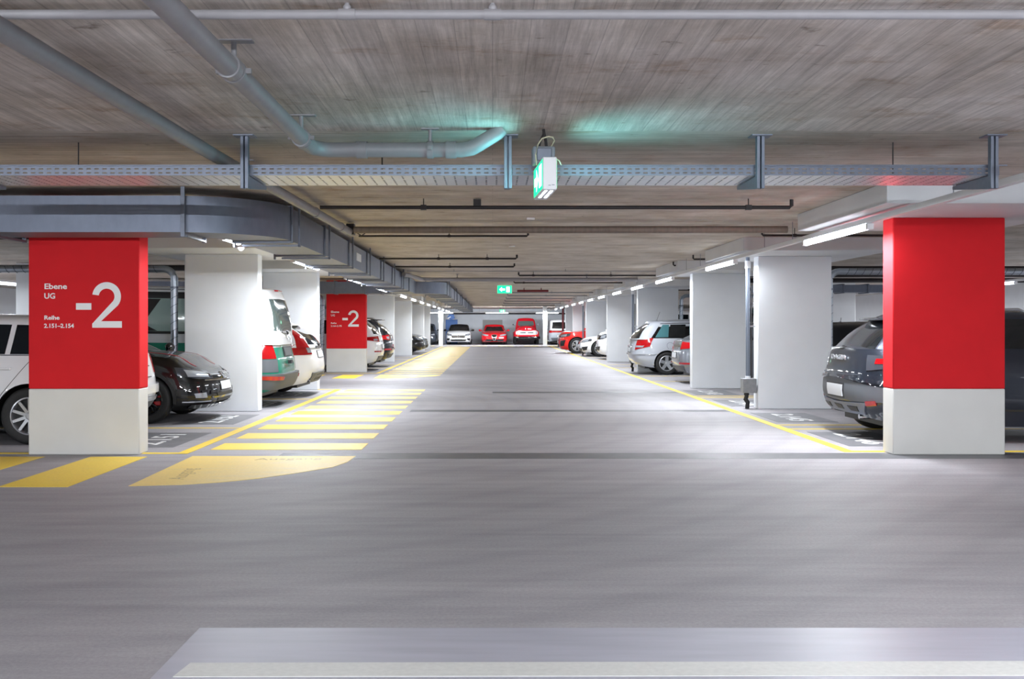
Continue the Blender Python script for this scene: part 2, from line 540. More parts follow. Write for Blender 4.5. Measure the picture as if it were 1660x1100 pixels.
def pillar(xa, xb, y, label, red=False, capital=True, numbers=None, side=1):
    """xa inner face, xb outer face"""
    x0, x1 = min(xa, xb), max(xa, xb)
    t = thing('pillar', label, 'pillar', ((x0 + x1) / 2, y + .135, 0))
    w = (x1 - x0) / 2
    top = 2.47 if capital else CEIL
    if red:
        MB().box(-w, w, -.135, .135, 0, .687).build('pale_base', M['base'], t, bevel=.012)
        MB().box(-w, w, -.135, .135, .687, top).build('red_shaft', M['red'], t, bevel=.012)
    else:
        MB().box(-w, w, -.135, .135, 0, top).build('shaft', M['white'], t, bevel=.012)
    if capital:
        MB().box(-w - .54, w + .54, -1.33, 1.33, 2.47, CEIL).build('capital', M['capital'], t, bevel=.008)
    if numbers:
        k = -(x0 + x1) / 2
        yy = -.137
        digit_two(-4.169 + k + numbers[1], 1.323, .309, .475, .068, yy).build('numeral', M['letter'], t, smooth=False)
        MB().box(-4.338 + k + numbers[1], -4.178 + k + numbers[1], yy - .001, yy + .001, 1.510, 1.579).build('minus_sign', M['letter'], t, smooth=False)
        for body, z, s, wd in (('Ebene', 1.727, .080, .234), ('UG', 1.627, .080, .112), ('Reihe', 1.408, .060, .158), (numbers[0], 1.323, .060, .311)):
            mw = Matrix.Translation((-4.671 + k + numbers[1], yy, z)) @ Matrix.Rotation(R(90), 4, 'X')
            text_mesh(body, s, M['letter'], t, 'lettering', mw, bold=.0016, depth=.001, width=wd)
    return t

LI, LO, RI, RO = -3.68, -4.835, 4.29, 5.48
pillar(LI, LO, 10.28, 'red pillar with white number and pale base, between white estate car and yellow crossing bars', True, False, ('2.151–2.154', 0))
pillar(LI, LO, 15.49, 'white pillar standing between the black hatchback and the green and white van')
pillar(LI, LO, 20.75, 'white pillar directly behind the white estate car with tall red tail lamps')
pillar(LI, LO, 28.70, 'smaller, farther red pillar with white number, beside the white SUV tail', True, False, ('2.164–2.175', -.03))
pillar(LI, LO, 36.83, 'white pillar behind the black SUV with roof spoiler, past the second red pillar')
pillar(LI, LO, 44.9, 'second white pillar past the farther red pillar, hiding a black car up to its nose')
pillar(LI, LO, 52.85, 'third white pillar past the farther red pillar, behind two dark car noses')
pillar(LI, LO, 58.2, 'fourth white pillar past the farther red pillar, last of that row')
pillar(4.17, 5.34, 10.28, 'red pillar without writing, in front of the dark grey hatchback', True)
pillar(RI, RO, 15.95, 'large white pillar with blue-grey downpipe, beside the dark grey hatchback')
pillar(RI, RO, 21.19, 'white pillar hiding the silver estate car from its rear doors forward')
pillar(RI, RO, 29.1, 'white pillar directly behind the silver estate car')
pillar(RI, RO, 36.9, 'white pillar in front of the white van nose and white coupe')
pillar(RI, RO, 45.2, 'white pillar behind the white coupe, with a dark downpipe at its edge')
pillar(RI, RO, 52.8, 'white pillar behind the bonnet of the red SUV')
pillar(RI, RO, 57.9, 'last white pillar of the silver estate row, beside a dark red pipe')
for k, y in enumerate((10.3, 20.7, 28.7)):
    pillar(-8.9, -10.0, y, 'plain pillar of the next aisle, %s one seen past the big red pillar' % ORD[k], False, False)
for k, y in enumerate((21.2, 29.1)):
    pillar(9.6, 10.7, y, 'plain pillar of the next aisle behind the silver estate row, %s from the camera' % ORD[k], False, False)
for x, l in ((-3.52, 'slim white post beside the white saloon facing the camera'), (3.57, 'slim white post between the red pickup and the pale minivan')):
    t = thing('post', l, 'post', (x, 67.1, 0))
    MB().box(-.14, .14, -.14, .14, 0, CEIL).build('shaft', M['white'], t, bevel=.01)

# ------------------------------------------------------------------ lamps on trunking
RODS = (-7, -1.5, 4.2, 8.2, 12.6, 13.9, 18.2, 19.5, 26.2, 33.2, 41.2, 49.4, 55.4, 62)
def trunking(x, y0, y1, label, z=2.385, rods=RODS):
    t = thing('lamp_trunking', label, 'trunking', (x, y0, z))
    MB().box(-.032, .032, 0, y1 - y0, 0, .055).build('channel', M['plastic'], t, bevel=.004)
    for yw in rods:
        if y0 < yw < y1:
            MB().tube([(0, yw - y0, .05), (0, yw - y0, CEIL - z - .001)], .004, 6).build('suspension_rod', M['steel'], t)
    return t
def lamp(x, y0, y1, label, group, z=2.32, along='y', throw=0, boost=1):
    t = thing('tube_lamp', label, 'lamp', (x, y0, z), 0 if along == 'y' else R(-90), group)
    n = y1 - y0
    prof = [(-.030, .062), (.030, .062), (.034, .03), (.022, .006), (0, 0), (-.022, .006), (-.034, .03)]
    MB().sweep([(0, .05, 0), (0, n - .05, 0)], prof).build('diffuser', M['tube'], t)
    for a, b in ((0, .05), (n - .05, n)):
        MB().box(-.034, .034, a, b, 0, .063).build('end_cap', M['plastic'], t, bevel=.004)
    # the lamp's optics throw its light towards the driving lane
    li = bpy.data.lights.new('tube_light', 'AREA')
    li.shape = 'RECTANGLE'
    li.size, li.size_y = .05, n * .9
    li.energy = POWER * n * boost
    li.color = (.90, .95, 1.0)
    lo = bpy.data.objects.new('tube_light', li)
    C.objects.link(lo)
    lo.parent = t
    lo.location = (0, n / 2, -.012)
    lo.rotation_euler = (0, R(throw), 0)
    return t
RAIL_R, RAIL_L = 3.83, -2.86
trunking(RAIL_R, -10, 66, 'long white lamp trunking running over the silver estate row')
trunking(RAIL_L, 10.25, 27.2, 'white lamp trunking beside the big duct, over the black hatchback row', 2.315)
trunking(RAIL_L, 28.3, 66, 'white lamp trunking beyond the farther red pillar', 2.315)
rl = [-8, -5.4, 1.2, 10.0, 15.55, 20.95, 25.0, 29.2, 33.5, 37.4, 41.4, 45.4, 49.6, 53.6, 58.2]
for k, y in enumerate(rl):
    lamp(RAIL_R, y, y + 2.1, '%s lit tube lamp, counted from the camera, on the silver estate side trunking' % (ORD[k - 3] if k > 2 else 'unseen ' + ORD[k]), 'tube lamps on the silver estate side', throw=-2 if k < 6 else THROW, boost=1 if k < 5 else .62)
ll = [(10.4, 11.15), (14.1, 16.2), (19.2, 21.3), (24.4, 26.5)]
for k, (a, b) in enumerate(ll):
    lamp(RAIL_L, a, b, '%s lit tube lamp, counted from the camera, beside the big duct' % ORD[k], 'tube lamps beside the big duct', 2.25, throw=-2, boost=.85)
for k, y in enumerate((30.4, 34.4, 38.6, 42.8, 47.0, 51.2, 55.4, 59.6, 63.2)):
    lamp(RAIL_L, y, y + 2.1, '%s lit tube lamp beyond the farther red pillar, counted away from it' % ORD[k], 'tube lamps beyond the farther red pillar', 2.25, throw=-THROW, boost=.5)
t = thing('motion_sensor', 'white cone-shaped sensor hanging at the end of the first lamp beside the duct', 'sensor', (RAIL_L, 11.24, 2.315))
MB().lathe([(.0, 0), (.032, 0), (.036, -.03), (.048, -.075), (.05, -.085), (.046, -.09)], (0, 0, 0)).build('housing', M['plastic'], t)
MB().lathe([(.046, -.09), (.03, -.112), (.012, -.122), (0, -.124)], (0, 0, 0)).build('lens', M['plate'], t)
# the cross lamps in front of the end row
t = thing('lamp_trunking', 'white cross trunking in front of the end row of cars', 'trunking', (0, 66.8, 2.26))
MB().box(-4.4, 4.6, -.03, .03, 0, .05).build('channel', M['plastic'], t)
for x in (-4.0, -.9, .9, 4.1):
    MB().tube([(x, 0, .04), (x, 0, CEIL - 2.26)], .006, 6).build('suspension_rod', M['steel'], t)
for x, w in ((-4.25, 'above the white saloon'), (-.5, 'above the red saloon'), (2.9, 'above the red pickup')):
    lamp(x, 66.8, 68.4, 'lit cross tube lamp ' + w + ' at the end of the aisle', 'cross lamps at the end row', 2.197, 'x', 55, 2.6)
# lamps of the neighbouring aisles and behind the camera
for x, nm in ((-11.6, 'next aisle past the big red pillar'), (12.2, 'next aisle behind the silver estate row')):
    trunking(x, -10, 66, 'white lamp trunking in the ' + nm)
    for k, y in enumerate((-6, 0, 6, 12, 17.5, 23, 28.5, 34, 41, 49, 57)):
        lamp(x, y, y + 2.1, '%s lit tube lamp in the %s' % (ORD[k], nm), 'tube lamps in the ' + nm)
trunking(-3.0, -10, 0, 'white lamp trunking behind the camera')
for k, y in enumerate((-8, -3.5)):
    lamp(-3.0, y, y + 2.1, 'lit tube lamp on the ceiling behind the camera, %s of two' % ORD[k], 'tube lamps behind the camera')
t = thing('lamp_trunking', 'added white trunking behind the camera, carrier of the unseen fill lamps', 'trunking', (0, -2.5, 2.445))  # added unseen lamp row, fill light for pillar fronts and car sides
MB().box(-9.2, 9.2, -.032, .032, 0, .055).build('channel', M['plastic'], t, bevel=.004)
for x in (-8, -4, 0, 4.4, 8):
    MB().tube([(x, 0, .05), (x, 0, CEIL - 2.446)], .004, 6).build('suspension_rod', M['steel'], t)
for k, x in enumerate((-8.6, -5.2, -1.8, 1.6, 5.0)):
    lamp(x, -2.5, -.4, '%s added fill lamp, built as a tube lamp, unseen behind the camera' % ORD[k], 'added fill lamps behind the camera', 2.38, 'x', 72, 1.3)

# ------------------------------------------------------------------ ducts
def duct(name, label, pts, w, z0, z1, seams, hang):
    p0 = pts[0]
    t = thing(name, label, 'duct', (p0[0], p0[1], z0))
    loc = [(p[0] - p0[0], p[1] - p0[1], (z1 - z0) / 2) for p in pts]
    h = (z1 - z0) / 2
    MB().sweep(loc, [(-w / 2, -h), (w / 2, -h), (w / 2, h), (-w / 2, h)]).build('duct_body', M['galv'], t, angle=30)
    for (x, y, a) in seams:
        f = MB()
        g = .022
        for s in (-1, 1):
            f.box(s * (w / 2 + g / 2) - g / 2, s * (w / 2 + g / 2) + g / 2, -.018, .018, -g, 2 * h + g)
        f.box(-w / 2, w / 2, -.018, .018, -g, 0)
        f.box(-w / 2, w / 2, -.018, .018, 2 * h, 2 * h + g)
        o = f.build('flange', M['steel'], t, bevel=.003)
        o.location = (x - p0[0], y - p0[1], 0)
        o.rotation_euler = (0, 0, R(a))
    for (x, y, a) in hang:
        f = MB()
        for s in (-1, 1):
            f.box(s * (w / 2 + .05) - .012, s * (w / 2 + .05) + .012, -.02, .02, -.05, CEIL - z0)
        f.box(-w / 2 + .04, w / 2 + .06, -.02, .02, -.045, -.022)
        o = f.build('hanger', M['steel'], t, bevel=.003)
        o.location = (x - p0[0], y - p0[1], 0)
        o.rotation_euler = (0, 0, R(a))
    return t
z0, z1 = 2.24, 2.59
pa = [(-10.5, 9.75), (-3.084, 9.75)] + [(x, y) for x, y, _ in arc((-3.084, 10.4), .65, -82, -8, 10)] + [(-2.434, 10.4), (-2.434, 27.4)]
t = duct('air_duct', 'large galvanised air duct curving above the big red pillar and running along the aisle', pa, .6, z0, z1,
     [(-2.434, y, 0) for y in (10.45, 12.5, 14.6, 16.7, 18.8, 20.9, 23.0, 25.1)], [(x, 9.75, 90) for x in (-4.79, -2.95 - .0)] + [(-2.434, y, 0) for y in (10.65, 12.62, 14.72, 16.82, 18.92, 21.02, 23.12)])
MB().box(.296 + 8.066, .312 + 8.066, 15.45 - 9.75, 15.95 - 9.75, .13, .25).build('access_hatch', M['galv_bright'], t, bevel=.003)
pb = [(-10.5, 27.75), (-2.27, 27.75)] + [(x, y) for x, y, _ in arc((-2.27, 28.4), .65, -82, -8, 10)] + [(-1.62, 28.4), (-1.62, 66.2)]
duct('air_duct', 'galvanised air duct crossing above the farther red pillar, then following the aisle to the end', pb, .6, 2.25, 2.58,
     [(-1.62, y, 0) for y in (28.5, 31, 34, 37, 40, 43, 46, 49, 52, 55, 58, 61, 64)] + [(x, 27.75, 90) for x in (-5.6, -5.2, -4.4, -3.55, -3.1, -2.75)], [(-1.62, y, 0) for y in (29, 35, 41, 47, 53, 59)])
duct('air_duct', 'pale air duct in the next aisle, seen past the big red pillar', [(-15.5, 16.5), (-9.0, 15.45)], .7, 2.45, 2.63,
     [(-14.5 + k * .8, 16.34 - k * .129, 80.8) for k in range(7)], [])
duct('air_duct', 'pale cross duct seen over the dark grey hatchback', [(6.4, 24.2), (11.8, 24.2)], .6, 2.16, 2.34, [(6.7 + k * .6, 24.2, 90) for k in range(8)], [(7.5, 24.2, 90), (10.5, 24.2, 90)])

# ------------------------------------------------------------------ cable tray on channel posts
t = thing('cable_tray', 'perforated galvanised cable tray crossing the ceiling, hung on three channel posts', 'cable tray', (0, 6.95, 2.40))
def holed(fn, u0, u1, pitch, hole, rows, vmax):
    m = MB()
    br = [0.0]
    for a, b in rows:
        br += [a, b]
    br.append(vmax)
    n = int((u1 - u0) / pitch)
    for k in range(n):
        us = [u0 + k * pitch, u0 + k * pitch + (pitch - hole) / 2, u0 + k * pitch + (pitch + hole) / 2, u0 + (k + 1) * pitch]
        for i in range(3):
            for j in range(len(br) - 1):
                if i == 1 and j % 2 == 1:
                    continue
                m.add([fn(us[i], br[j]), fn(us[i + 1], br[j]), fn(us[i + 1], br[j + 1]), fn(us[i], br[j + 1])], [(0, 1, 2, 3)])
    return m
for nm, yy in (('front_flange', 0.0), ('rear_flange', .5)):
    o = holed(lambda u, v: (u, yy, v), -5, 3.62, .056, .030, [(.014, .022), (.042, .050)], .068).build(nm, M['steel'], t, smooth=False)
o = holed(lambda u, v: (u, v, 0), -5, 3.62, .0745, .012, [(.02 + .042 * k, .044 + .042 * k) for k in range(11)], .5).build('tray_bottom', M['galv_bright'], t, smooth=False)
MB().box(-5, 3.62, -.012, .004, .066, .074).build('top_lip', M['steel'], t)
for x in (-1.73, .108, 1.87, -3.7, 3.5):
    p = MB()
    p.box(x - .028, x - .006, -.075, -.03, -.10, CEIL - 2.40)
    p.box(x + .004, x + .026, -.075, -.03, -.10, CEIL - 2.40)
    p.box(x - .026, x + .024, -.04, -.03, -.10, CEIL - 2.40)
    p.build('channel_post', M['steel'], t, bevel=.002)
    MB().box(x - .07, x + .07, -.11, .01, CEIL - 2.408, CEIL - 2.40).build('ceiling_plate', M['steel'], t)
    MB().prism([(-.03, -.10), (-.03, -.005), (.52, -.005), (.52, -.03)], x - .02, x + .02, 'x').build('bracket_arm', M['steel'], t, bevel=.002)
for x in (-3.0, -.8, 2.9):
    MB().tube([(x, .2, 0), (x, .2, CEIL - 2.40)], .005, 6).build('tray_rod', M['pipe_dark'], t)

# ------------------------------------------------------------------ pipes
def clamp_hanger(t, x, y, z, zw, r, along, m, plate=.09):
    """two-bolt ring clamp on a short pipe stem with a ceiling plate"""
    o = MB().lathe([(r, -.02), (r + .009, -.02), (r + .009, .02), (r, .02)], (0, 0, 0), along, 20)
    e = (1, 0, 0) if along == 'y' else (0, 1, 0)
    for s in (-1, 1):
        o.box(*((s * (r + .02) - .012, s * (r + .02) + .012, -.012, .012, -.012, .012) if along == 'y' else (-.012, .012, s * (r + .02) - .012, s * (r + .02) + .012, -.012, .012)))
    o.tube([(0, 0, r), (0, 0, CEIL - zw - .006)], .013, 10)
    if plate:
        o.box(-plate, plate, -.025, .025, CEIL - zw - .008, CEIL - zw)
    ob = o.build('pipe_hanger', m, t)
    ob.location = (x, y, z)
def pipe(label, pts, r, m, hangs=(), along='x', collars=(), plate=.06, name='pipe'):
    p0 = pts[0]
    t = thing(name, label, 'pipe', p0)
    MB().tube([(p[0] - p0[0], p[1] - p0[1], p[2] - p0[2]) for p in pts], r, 20 if r > .03 else 12).build('pipe_run', m, t)
    for (x, y, z) in hangs:
        if r > .03:
            clamp_hanger(t, x - p0[0], y - p0[1], z - p0[2], z, r, along, m, plate)
        else:
            MB().tube([(x - p0[0], y - p0[1], z - p0[2]), (x - p0[0], y - p0[1], CEIL - p0[2])], .006, 6).box(x - p0[0] - r * 1.5, x - p0[0] + r * 1.5, y - p0[1] - r * 1.3, y - p0[1] + r * 1.3, z - p0[2] - r * 1.3, z - p0[2] + r * 1.3).build('pipe_hanger', m, t)
    for (x, y, z, ax) in collars:
        MB().lathe([(r, -.035), (r * 1.16, -.035), (r * 1.16, .035), (r, .035)], (x - p0[0], y - p0[1], z - p0[2]), ax, 20).build('pipe_collar', m, t)
    return t
pz = 2.526
bend = [(x, y, pz) for x, y, _ in arc((-1.056, 6.5), .15, 180, 90, 6)]
up = [(-.20, 6.65, pz), (-.14, 6.65, pz + .012), (-.09, 6.65, pz + .04), (.03, 6.65, CEIL - .03), (.06, 6.65, CEIL)]
t = pipe('thick grey drain pipe slanting overhead, then elbowing across to beside the exit sign', [(-1.206, .8, pz)] + bend + up, .05, M['pipe_grey'],
     [(-1.206, 4.6, pz), (-1.206, 6.22, pz)], 'y', [(-1.206, 4.52, pz, 'y'), (-1.206, 6.30, pz, 'y'), (-.88, 6.65, pz, 'x'), (-.28, 6.65, pz, 'x')], .09)
clamp_hanger(t, -.30 + 1.206 - .12, 6.65 - .8, 0, pz, .05, 'x', M['pipe_grey'], .06)
zb = 2.548
pipe('second slanting grey pipe, running from the ceiling corner along the big duct', [(-2.02, 2.5, zb), (-1.97, 7, zb), (-1.83, 12.72, zb)], .047, M['pipe_grey'],
     [(-1.96, 7.9, zb)], 'y', [(-1.885, 10.5, zb, 'y'), (-1.85, 12.0, zb, 'y')], .05)
t = pipe('pale pipe spanning the whole ceiling above the slanting drain pipe', [(-4.5, 4.09, 2.630), (4.5, 4.05, 2.618)], .020, M['pipe_white'],
     [], 'x', [(0.0, 4.07, 2.624, 'x'), (-.60, 4.07, 2.625, 'x')])
for x in (-.60, 0.0):
    MB().tube([(x + 4.5, -.02, 0), (x + 4.5, -.02, CEIL - 2.63)], .009, 8).ball((x + 4.5, -.02, .02), (.018, .018, .018)).build('pipe_hanger', M['pipe_white'], t)
def stub_pipe(label, x0, x1, y, z, r, m, end='r', hang=()):
    """thin sprinkler branch: straight run ending in an upturned stub"""
    if end == 'r':
        pts = [(x0, y, z), (x1 - r, y, z), (x1, y, z + r), (x1, y, CEIL - .01)]
    elif end == 'l':
        pts = [(x0, y, CEIL - .01), (x0, y, z + r), (x0 + r, y, z), (x1, y, z)]
    else:
        pts = [(x0, y, z), (x1, y, z)]
    return pipe(label, pts, r, m, [(h, y, z) for h in hang])
D = M['pipe_dark']
t = stub_pipe('black pipe crossing the ceiling just behind the cable tray, ending in an upturned stub', -1.80, 3.12, 10.3, 2.577, .02, D, 'r', (-.72, 2.67))
MB().box(1.60, 1.68, -.03, .03, .013, .083).build('pipe_bracket', D, t)
pipe('brown-grey insulated pipe crossing the ceiling behind the black pipe', [(-1.76, 12.53, 2.56), (3.74, 12.53, 2.565)], .045, M['pipe_brown'])
t = thing('junction_box', 'small dark box where the second slanting pipe ends', 'box', (-1.82, 12.65, 2.5))
MB().box(-.05, .05, -.05, .09, .01, .15).build('housing', M['pipe_dark'], t, bevel=.006)
MB().tube([(.05, 0, .05), (.14, 0, .0), (.19, 0, .03), (.22, 0, .09)], .006, 8).build('cable', D, t)
stub_pipe('thin dark pipe behind the brown-grey pipe, its stub near the middle of the ceiling', -1.85, .49, 13.65, 2.585, .014, D, 'r', (-.6,))
stub_pipe('thin dark pipe over the trunking, starting with a stub in front of the white capital', 3.66, 6.5, 13.4, 2.57, .016, D, 'l', (4.1,))
stub_pipe('thin dark pipe with upturned end, over the second flange of the duct', -2.1, .45, 18.3, 2.59, .018, D, 'r', (-1.0, -.1))
stub_pipe('thin dark pipe ending under the second white capital', 3.72, 6.5, 18.3, 2.58, .016, D, 'l')
stub_pipe('thin dark pipe with upturned end, next one beyond the duct hatch', -2.05, .46, 20.8, 2.59, .018, D, 'r', (-.9,))
stub_pipe('thin dark pipe ending beside the third white capital', 3.7, 6.5, 20.2, 2.58, .016, D, 'l', (4.2,))
stub_pipe('hair-thin pipe crossing the whole ceiling before the pale kinked pipe', -2.0, 3.9, 23.0, 2.62, .009, M['pipe_grey'], '', (-.9, 1.7))
pipe('pale kinked pipe crossing the ceiling in front of the second duct elbow', [(-2.05, 22.75, 2.53), (-1.98, 22.95, 2.53), (-1.80, 25.0, 2.53), (-1.65, 25.15, 2.53), (-1.5, 25.2, 2.53), (3.7, 25.2, 2.53)], .05, M['pipe_white'], [(-.9, 25.2, 2.53), (2.4, 25.2, 2.53)], 'x', plate=.04)
stub_pipe('dark pipe just above the pale kinked pipe, starting with a stub mid ceiling', .64, 4.0, 24.2, 2.58, .02, D, 'l', (1.0, 2.9))
stub_pipe('thin dark pipe just beyond the pale kinked pipe', .62, 4.0, 28.5, 2.59, .02, D, 'l', (.9,))
pipe('short dark red pipe beside the lit exit sign in mid aisle', [(.86, 34.5, 2.57), (1.95, 34.5, 2.57)], .04, M['pipe_red'], [(1.1, 34.5, 2.57), (1.7, 34.5, 2.57)], 'x', plate=.03)
for k, y in enumerate((36.8, 40.6, 45.0, 49.6, 55.0, 61.0)):
    stub_pipe('%s thin sprinkler pipe beyond the short red pipe, counted away from it' % ORD[k], .62, 3.9, y, 2.59, .022, M['pipe_grey'], 'l', (2.2,))
pipe('dark pipe standing in for the shaded band atop the end wall', [(-9, 76.12, 2.30), (9, 76.12, 2.30)], .06, D)  # dark bar put in for the beam's shade along the wall top
pipe('dark red upright pipe at the last pillar of the silver estate row', [(4.12, 57.8, .9), (4.12, 57.8, 2.38)], .06, M['pipe_red'])

def downpipe(y, label):
    t = thing('downpipe', label, 'pipe', (4.15, y, 0))
    MB().tube([(0, 0, .47), (0, 0, 2.46)], .034, 16).build('pipe_run', M['pipe_blue'], t)
    MB().tube([(.062, .02, .50), (.062, .02, 2.0)], .012, 8).build('cable_conduit', M['pipe_dark'], t)
    MB().lathe([(.034, 2.28), (.044, 2.28), (.044, 2.40), (.034, 2.40)], (0, 0, 0)).build('collar', M['plastic'], t)
    MB().lathe([(.034, .49), (.042, .49), (.042, .53), (.034, .53)], (0, 0, 0)).build('collar', M['plastic'], t)
    MB().box(-.04, .135, -.012, .012, 1.325, 1.35).build('wall_clip', M['alloy'], t)
    MB().box(-.10, .115, -.11, .08, .26, .49).build('floor_box', M['box_grey'], t, bevel=.006)
    MB().tube([(-.02, 0, .27), (-.02, 0, .20), (-.035, 0, .15), (.0, 0, .10), (-.01, 0, 0)], .034, 12).lathe([(.037, .22), (.042, .22), (.042, .25), (.037, .25)], (-.02, 0, 0)).build('rubber_sleeve', M['rubber'], t)
downpipe(16.05, 'blue-grey downpipe with grey box, on the large pillar beside the dark grey hatchback')
downpipe(29.2, 'blue-grey downpipe behind the tail of the silver estate car')
downpipe(45.3, 'blue-grey downpipe between the red SUV bonnet and a white pillar')

def spiral_duct(x, y, s, label, top=2.24):
    t = thing('spiral_pipe', label, 'pipe', (x, y, 0))
    r = .055
    pts = [(0, 0, 0), (0, 0, top - .16)] + [(s * (.16 - .16 * math.cos(R(a))), 0, top - .16 + .16 * math.sin(R(a))) for a in (15, 30, 45, 60, 75, 90)] + [(s * 3.6, 0, top)]
    MB().tube(pts, r, 18).build('pipe_run', M['spiral'], t)
    h = MB()
    k, z = 0, .1
    while z < top - .25:
        ring = [(1.03 * r * math.cos(2 * math.pi * j / 16), 1.03 * r * math.sin(2 * math.pi * j / 16), z + .035 * math.cos(2 * math.pi * j / 16)) for j in range(17)]
        h.tube(ring, .004, 5)
        z += .13
    x_ = .3
    while x_ < 3.5:
        ring = [(s * (x_ + .03 * math.cos(2 * math.pi * j / 16)), 1.03 * r * math.sin(2 * math.pi * j / 16), top + 1.03 * r * math.cos(2 * math.pi * j / 16)) for j in range(17)]
        h.tube(ring, .004, 5)
        x_ += .13
    h.build('spiral_seam', M['seam'], t)
    for zz in (1.95, .8):
        MB().lathe([(r, zz - .015), (r + .007, zz - .015), (r + .007, zz + .015), (r, zz + .015)], (0, 0, 0)).build('pipe_clamp', M['steel'], t)
    MB().tube([(s * .9, 0, top), (s * .9, 0, CEIL)], .005, 6).tube([(s * 2.2, 0, top), (s * 2.2, 0, CEIL)], .005, 6).build('suspension_rod', M['steel'], t)
spiral_duct(-5.03, 15.6, -1, 'spiral-seamed zinc pipe bending at the pillar behind the black hatchback')
spiral_duct(5.56, 16.3, 1, 'spiral-seamed zinc pipe bending beside the large pillar, behind the dark grey hatchback')
spiral_duct(5.60, 29.3, 1, 'spiral-seamed zinc pipe rising above the silver estate roof')
spiral_duct(-5.0, 29.0, -1, 'spiral-seamed zinc pipe at the edge of the farther red pillar')

# ceiling pipes glimpsed in the neighbouring bays
for k, (y, z, r) in enumerate(((20.4, 2.53, .05), (22.5, 2.52, .07), (25.5, 2.52, .06), (31, 2.5, .05))):
    pipe('%s dark cross pipe over the bays behind the dark grey hatchback' % ORD[k], [(5.6, y, z), (15.5, y, z)], r, D)
for k, (y, z, r) in enumerate(((12.9, 2.52, .05), (20.0, 2.52, .06))):
    pipe('%s dark cross pipe over the bays behind the black hatchback' % ORD[k], [(-15.5, y, z), (-5.2, y, z)], r, D)

# ------------------------------------------------------------------ exit signs
t = thing('exit_sign', 'large lit green exit sign with a grey ceiling box, hanging under the cable tray', 'sign', (.368, 6.33, 2.215), R(4))
MB().box(-.045, .045, 0, .52, 0, .21).build('housing', M['plastic'], t, bevel=.006)
for s in (-1, 1):
    x = s * .047
    f = MB().box(min(x, s * .0455), max(x, s * .0455), .012, .508, .012, .198).build('green_face', M['green'], t, smooth=False)
    w = MB()
    xa, xb = sorted((s * .0472, s * .0485))
    w.box(xa, xb, .06, .19, .035, .178)                       # doorway
    w.prism([(.24, .10), (.35, .18), (.35, .13), (.46, .13), (.46, .075), (.35, .075), (.35, .03)], xa, xb, 'x')   # arrow
    w.build('white_symbol', M['sign_white'], f, smooth=False)
sl = MB()
for yy in (.10, .30):
    sl.box(-.028, -.012, yy - .06, yy + .1, -.002, .001)
    sl.box(.010, .026, yy - .06, yy + .1, -.002, .001)
sl.build('downlight', M['downlight'], t, smooth=False)
for s in (-1, 1):
    li = bpy.data.lights.new('sign_light', 'AREA')
    li.shape = 'RECTANGLE'
    li.size, li.size_y = .18, .45
    li.energy = 3.2
    li.spread = R(130)
    li.color = (.22, .92, 1.0)
    lo = bpy.data.objects.new('sign_light', li)
    C.objects.link(lo)
    lo.parent = t
    lo.location = (s * .055, .26, .11)
    lo.rotation_euler = (0, R(-100 * s), 0)
MB().box(.012, .03, -.002, .0, .028, .033).box(-.01, .006, -.002, 0, .026, .03).build('type_mark', M['plastic_grey'], t, smooth=False)
MB().box(-.075, .075, .30, .42, .215, .335).build('ceiling_box', M['plastic_grey'], t, bevel=.012)
MB().box(-.05, .05, .29, .30, .235, .32).build('box_lid', M['steel'], t, bevel=.006)
cb = MB()
cb.tube([(-.03, .34, .33), (-.02, .33, .38), (.0, .34, .42), (0, .34, .452)], .008, 8)
cb.tube([(.02, .34, .33), (.015, .34, .38), (.005, .34, .42), (0, .34, .455)], .010, 8)
cb.build('cable_bundle', M['pipe_dark'], t)
cb = MB()
cb.tube([(-.055, .27, .20), (-.06, .28, .27), (-.045, .30, .34), (-.015, .31, .385), (.03, .31, .40), (.06, .31, .395), (.07, .31, .37), (.05, .31, .335), (.035, .31, .32)], .0045, 8)
cb.tube([(.045, .30, .25), (.075, .29, .25), (.10, .29, .235), (.115, .29, .205)], .004, 8)
cb.build('cable', M['cable'], t)
def flat_sign(x, y, z0, w, h, label):
    t = thing('exit_sign', label, 'sign', (x, y, z0))
    MB().box(-w / 2, w / 2, 0, .06, 0, h).build('housing', M['plastic'], t, bevel=.004)
    f = MB().box(-w / 2 + .01, w / 2 - .01, -.003, .002, .01, h - .01).build('green_face', M['green'], t, smooth=False)
    a = MB().prism([(-w * .36, h * .5), (-w * .18, h * .78), (-w * .18, h * .6), (w * .02, h * .6), (w * .02, h * .4), (-w * .18, h * .4), (-w * .18, h * .22)], -.006, -.002, 'y')
    a.box(w * .12, w * .34, -.006, -.002, h * .18, h * .82)
    a.build('white_symbol', M['sign_white'], f, smooth=False)
    for s in (-1, 1):
        MB().tube([(s * w * .3, .03, h), (s * w * .3, .03, CEIL - z0)], .006, 6).build('suspension_rod', M['steel'], t)
flat_sign(.39, 32.0, 2.395, .48, .265, 'lit green exit sign facing the camera in mid aisle')
flat_sign(.64, 65.5, 2.24, .36, .2, 'tiny lit green exit sign above the end row of cars')
t = thing('arrow_sign', 'blue arrow-shaped sign hanging above the blue door at the end wall', 'sign', (-3.15, 74.5, 1.82))
MB().prism([(-.3, .18), (-.1, .40), (.25, .40), (.25, .24), (.32, .1), (0, -.02)], 0, .06, 'y').build('panel', M['blue'], t, smooth=False)
MB().prism([(-.22, .06), (.02, .2), (-.02, .26), (-.26, .14)], -.005, 0, 'y').build('white_symbol', M['letter'], t, smooth=False)
MB().tube([(0, .03, .4), (0, .03, CEIL - 1.82)], .01, 6).build('suspension_rod', M['steel'], t)
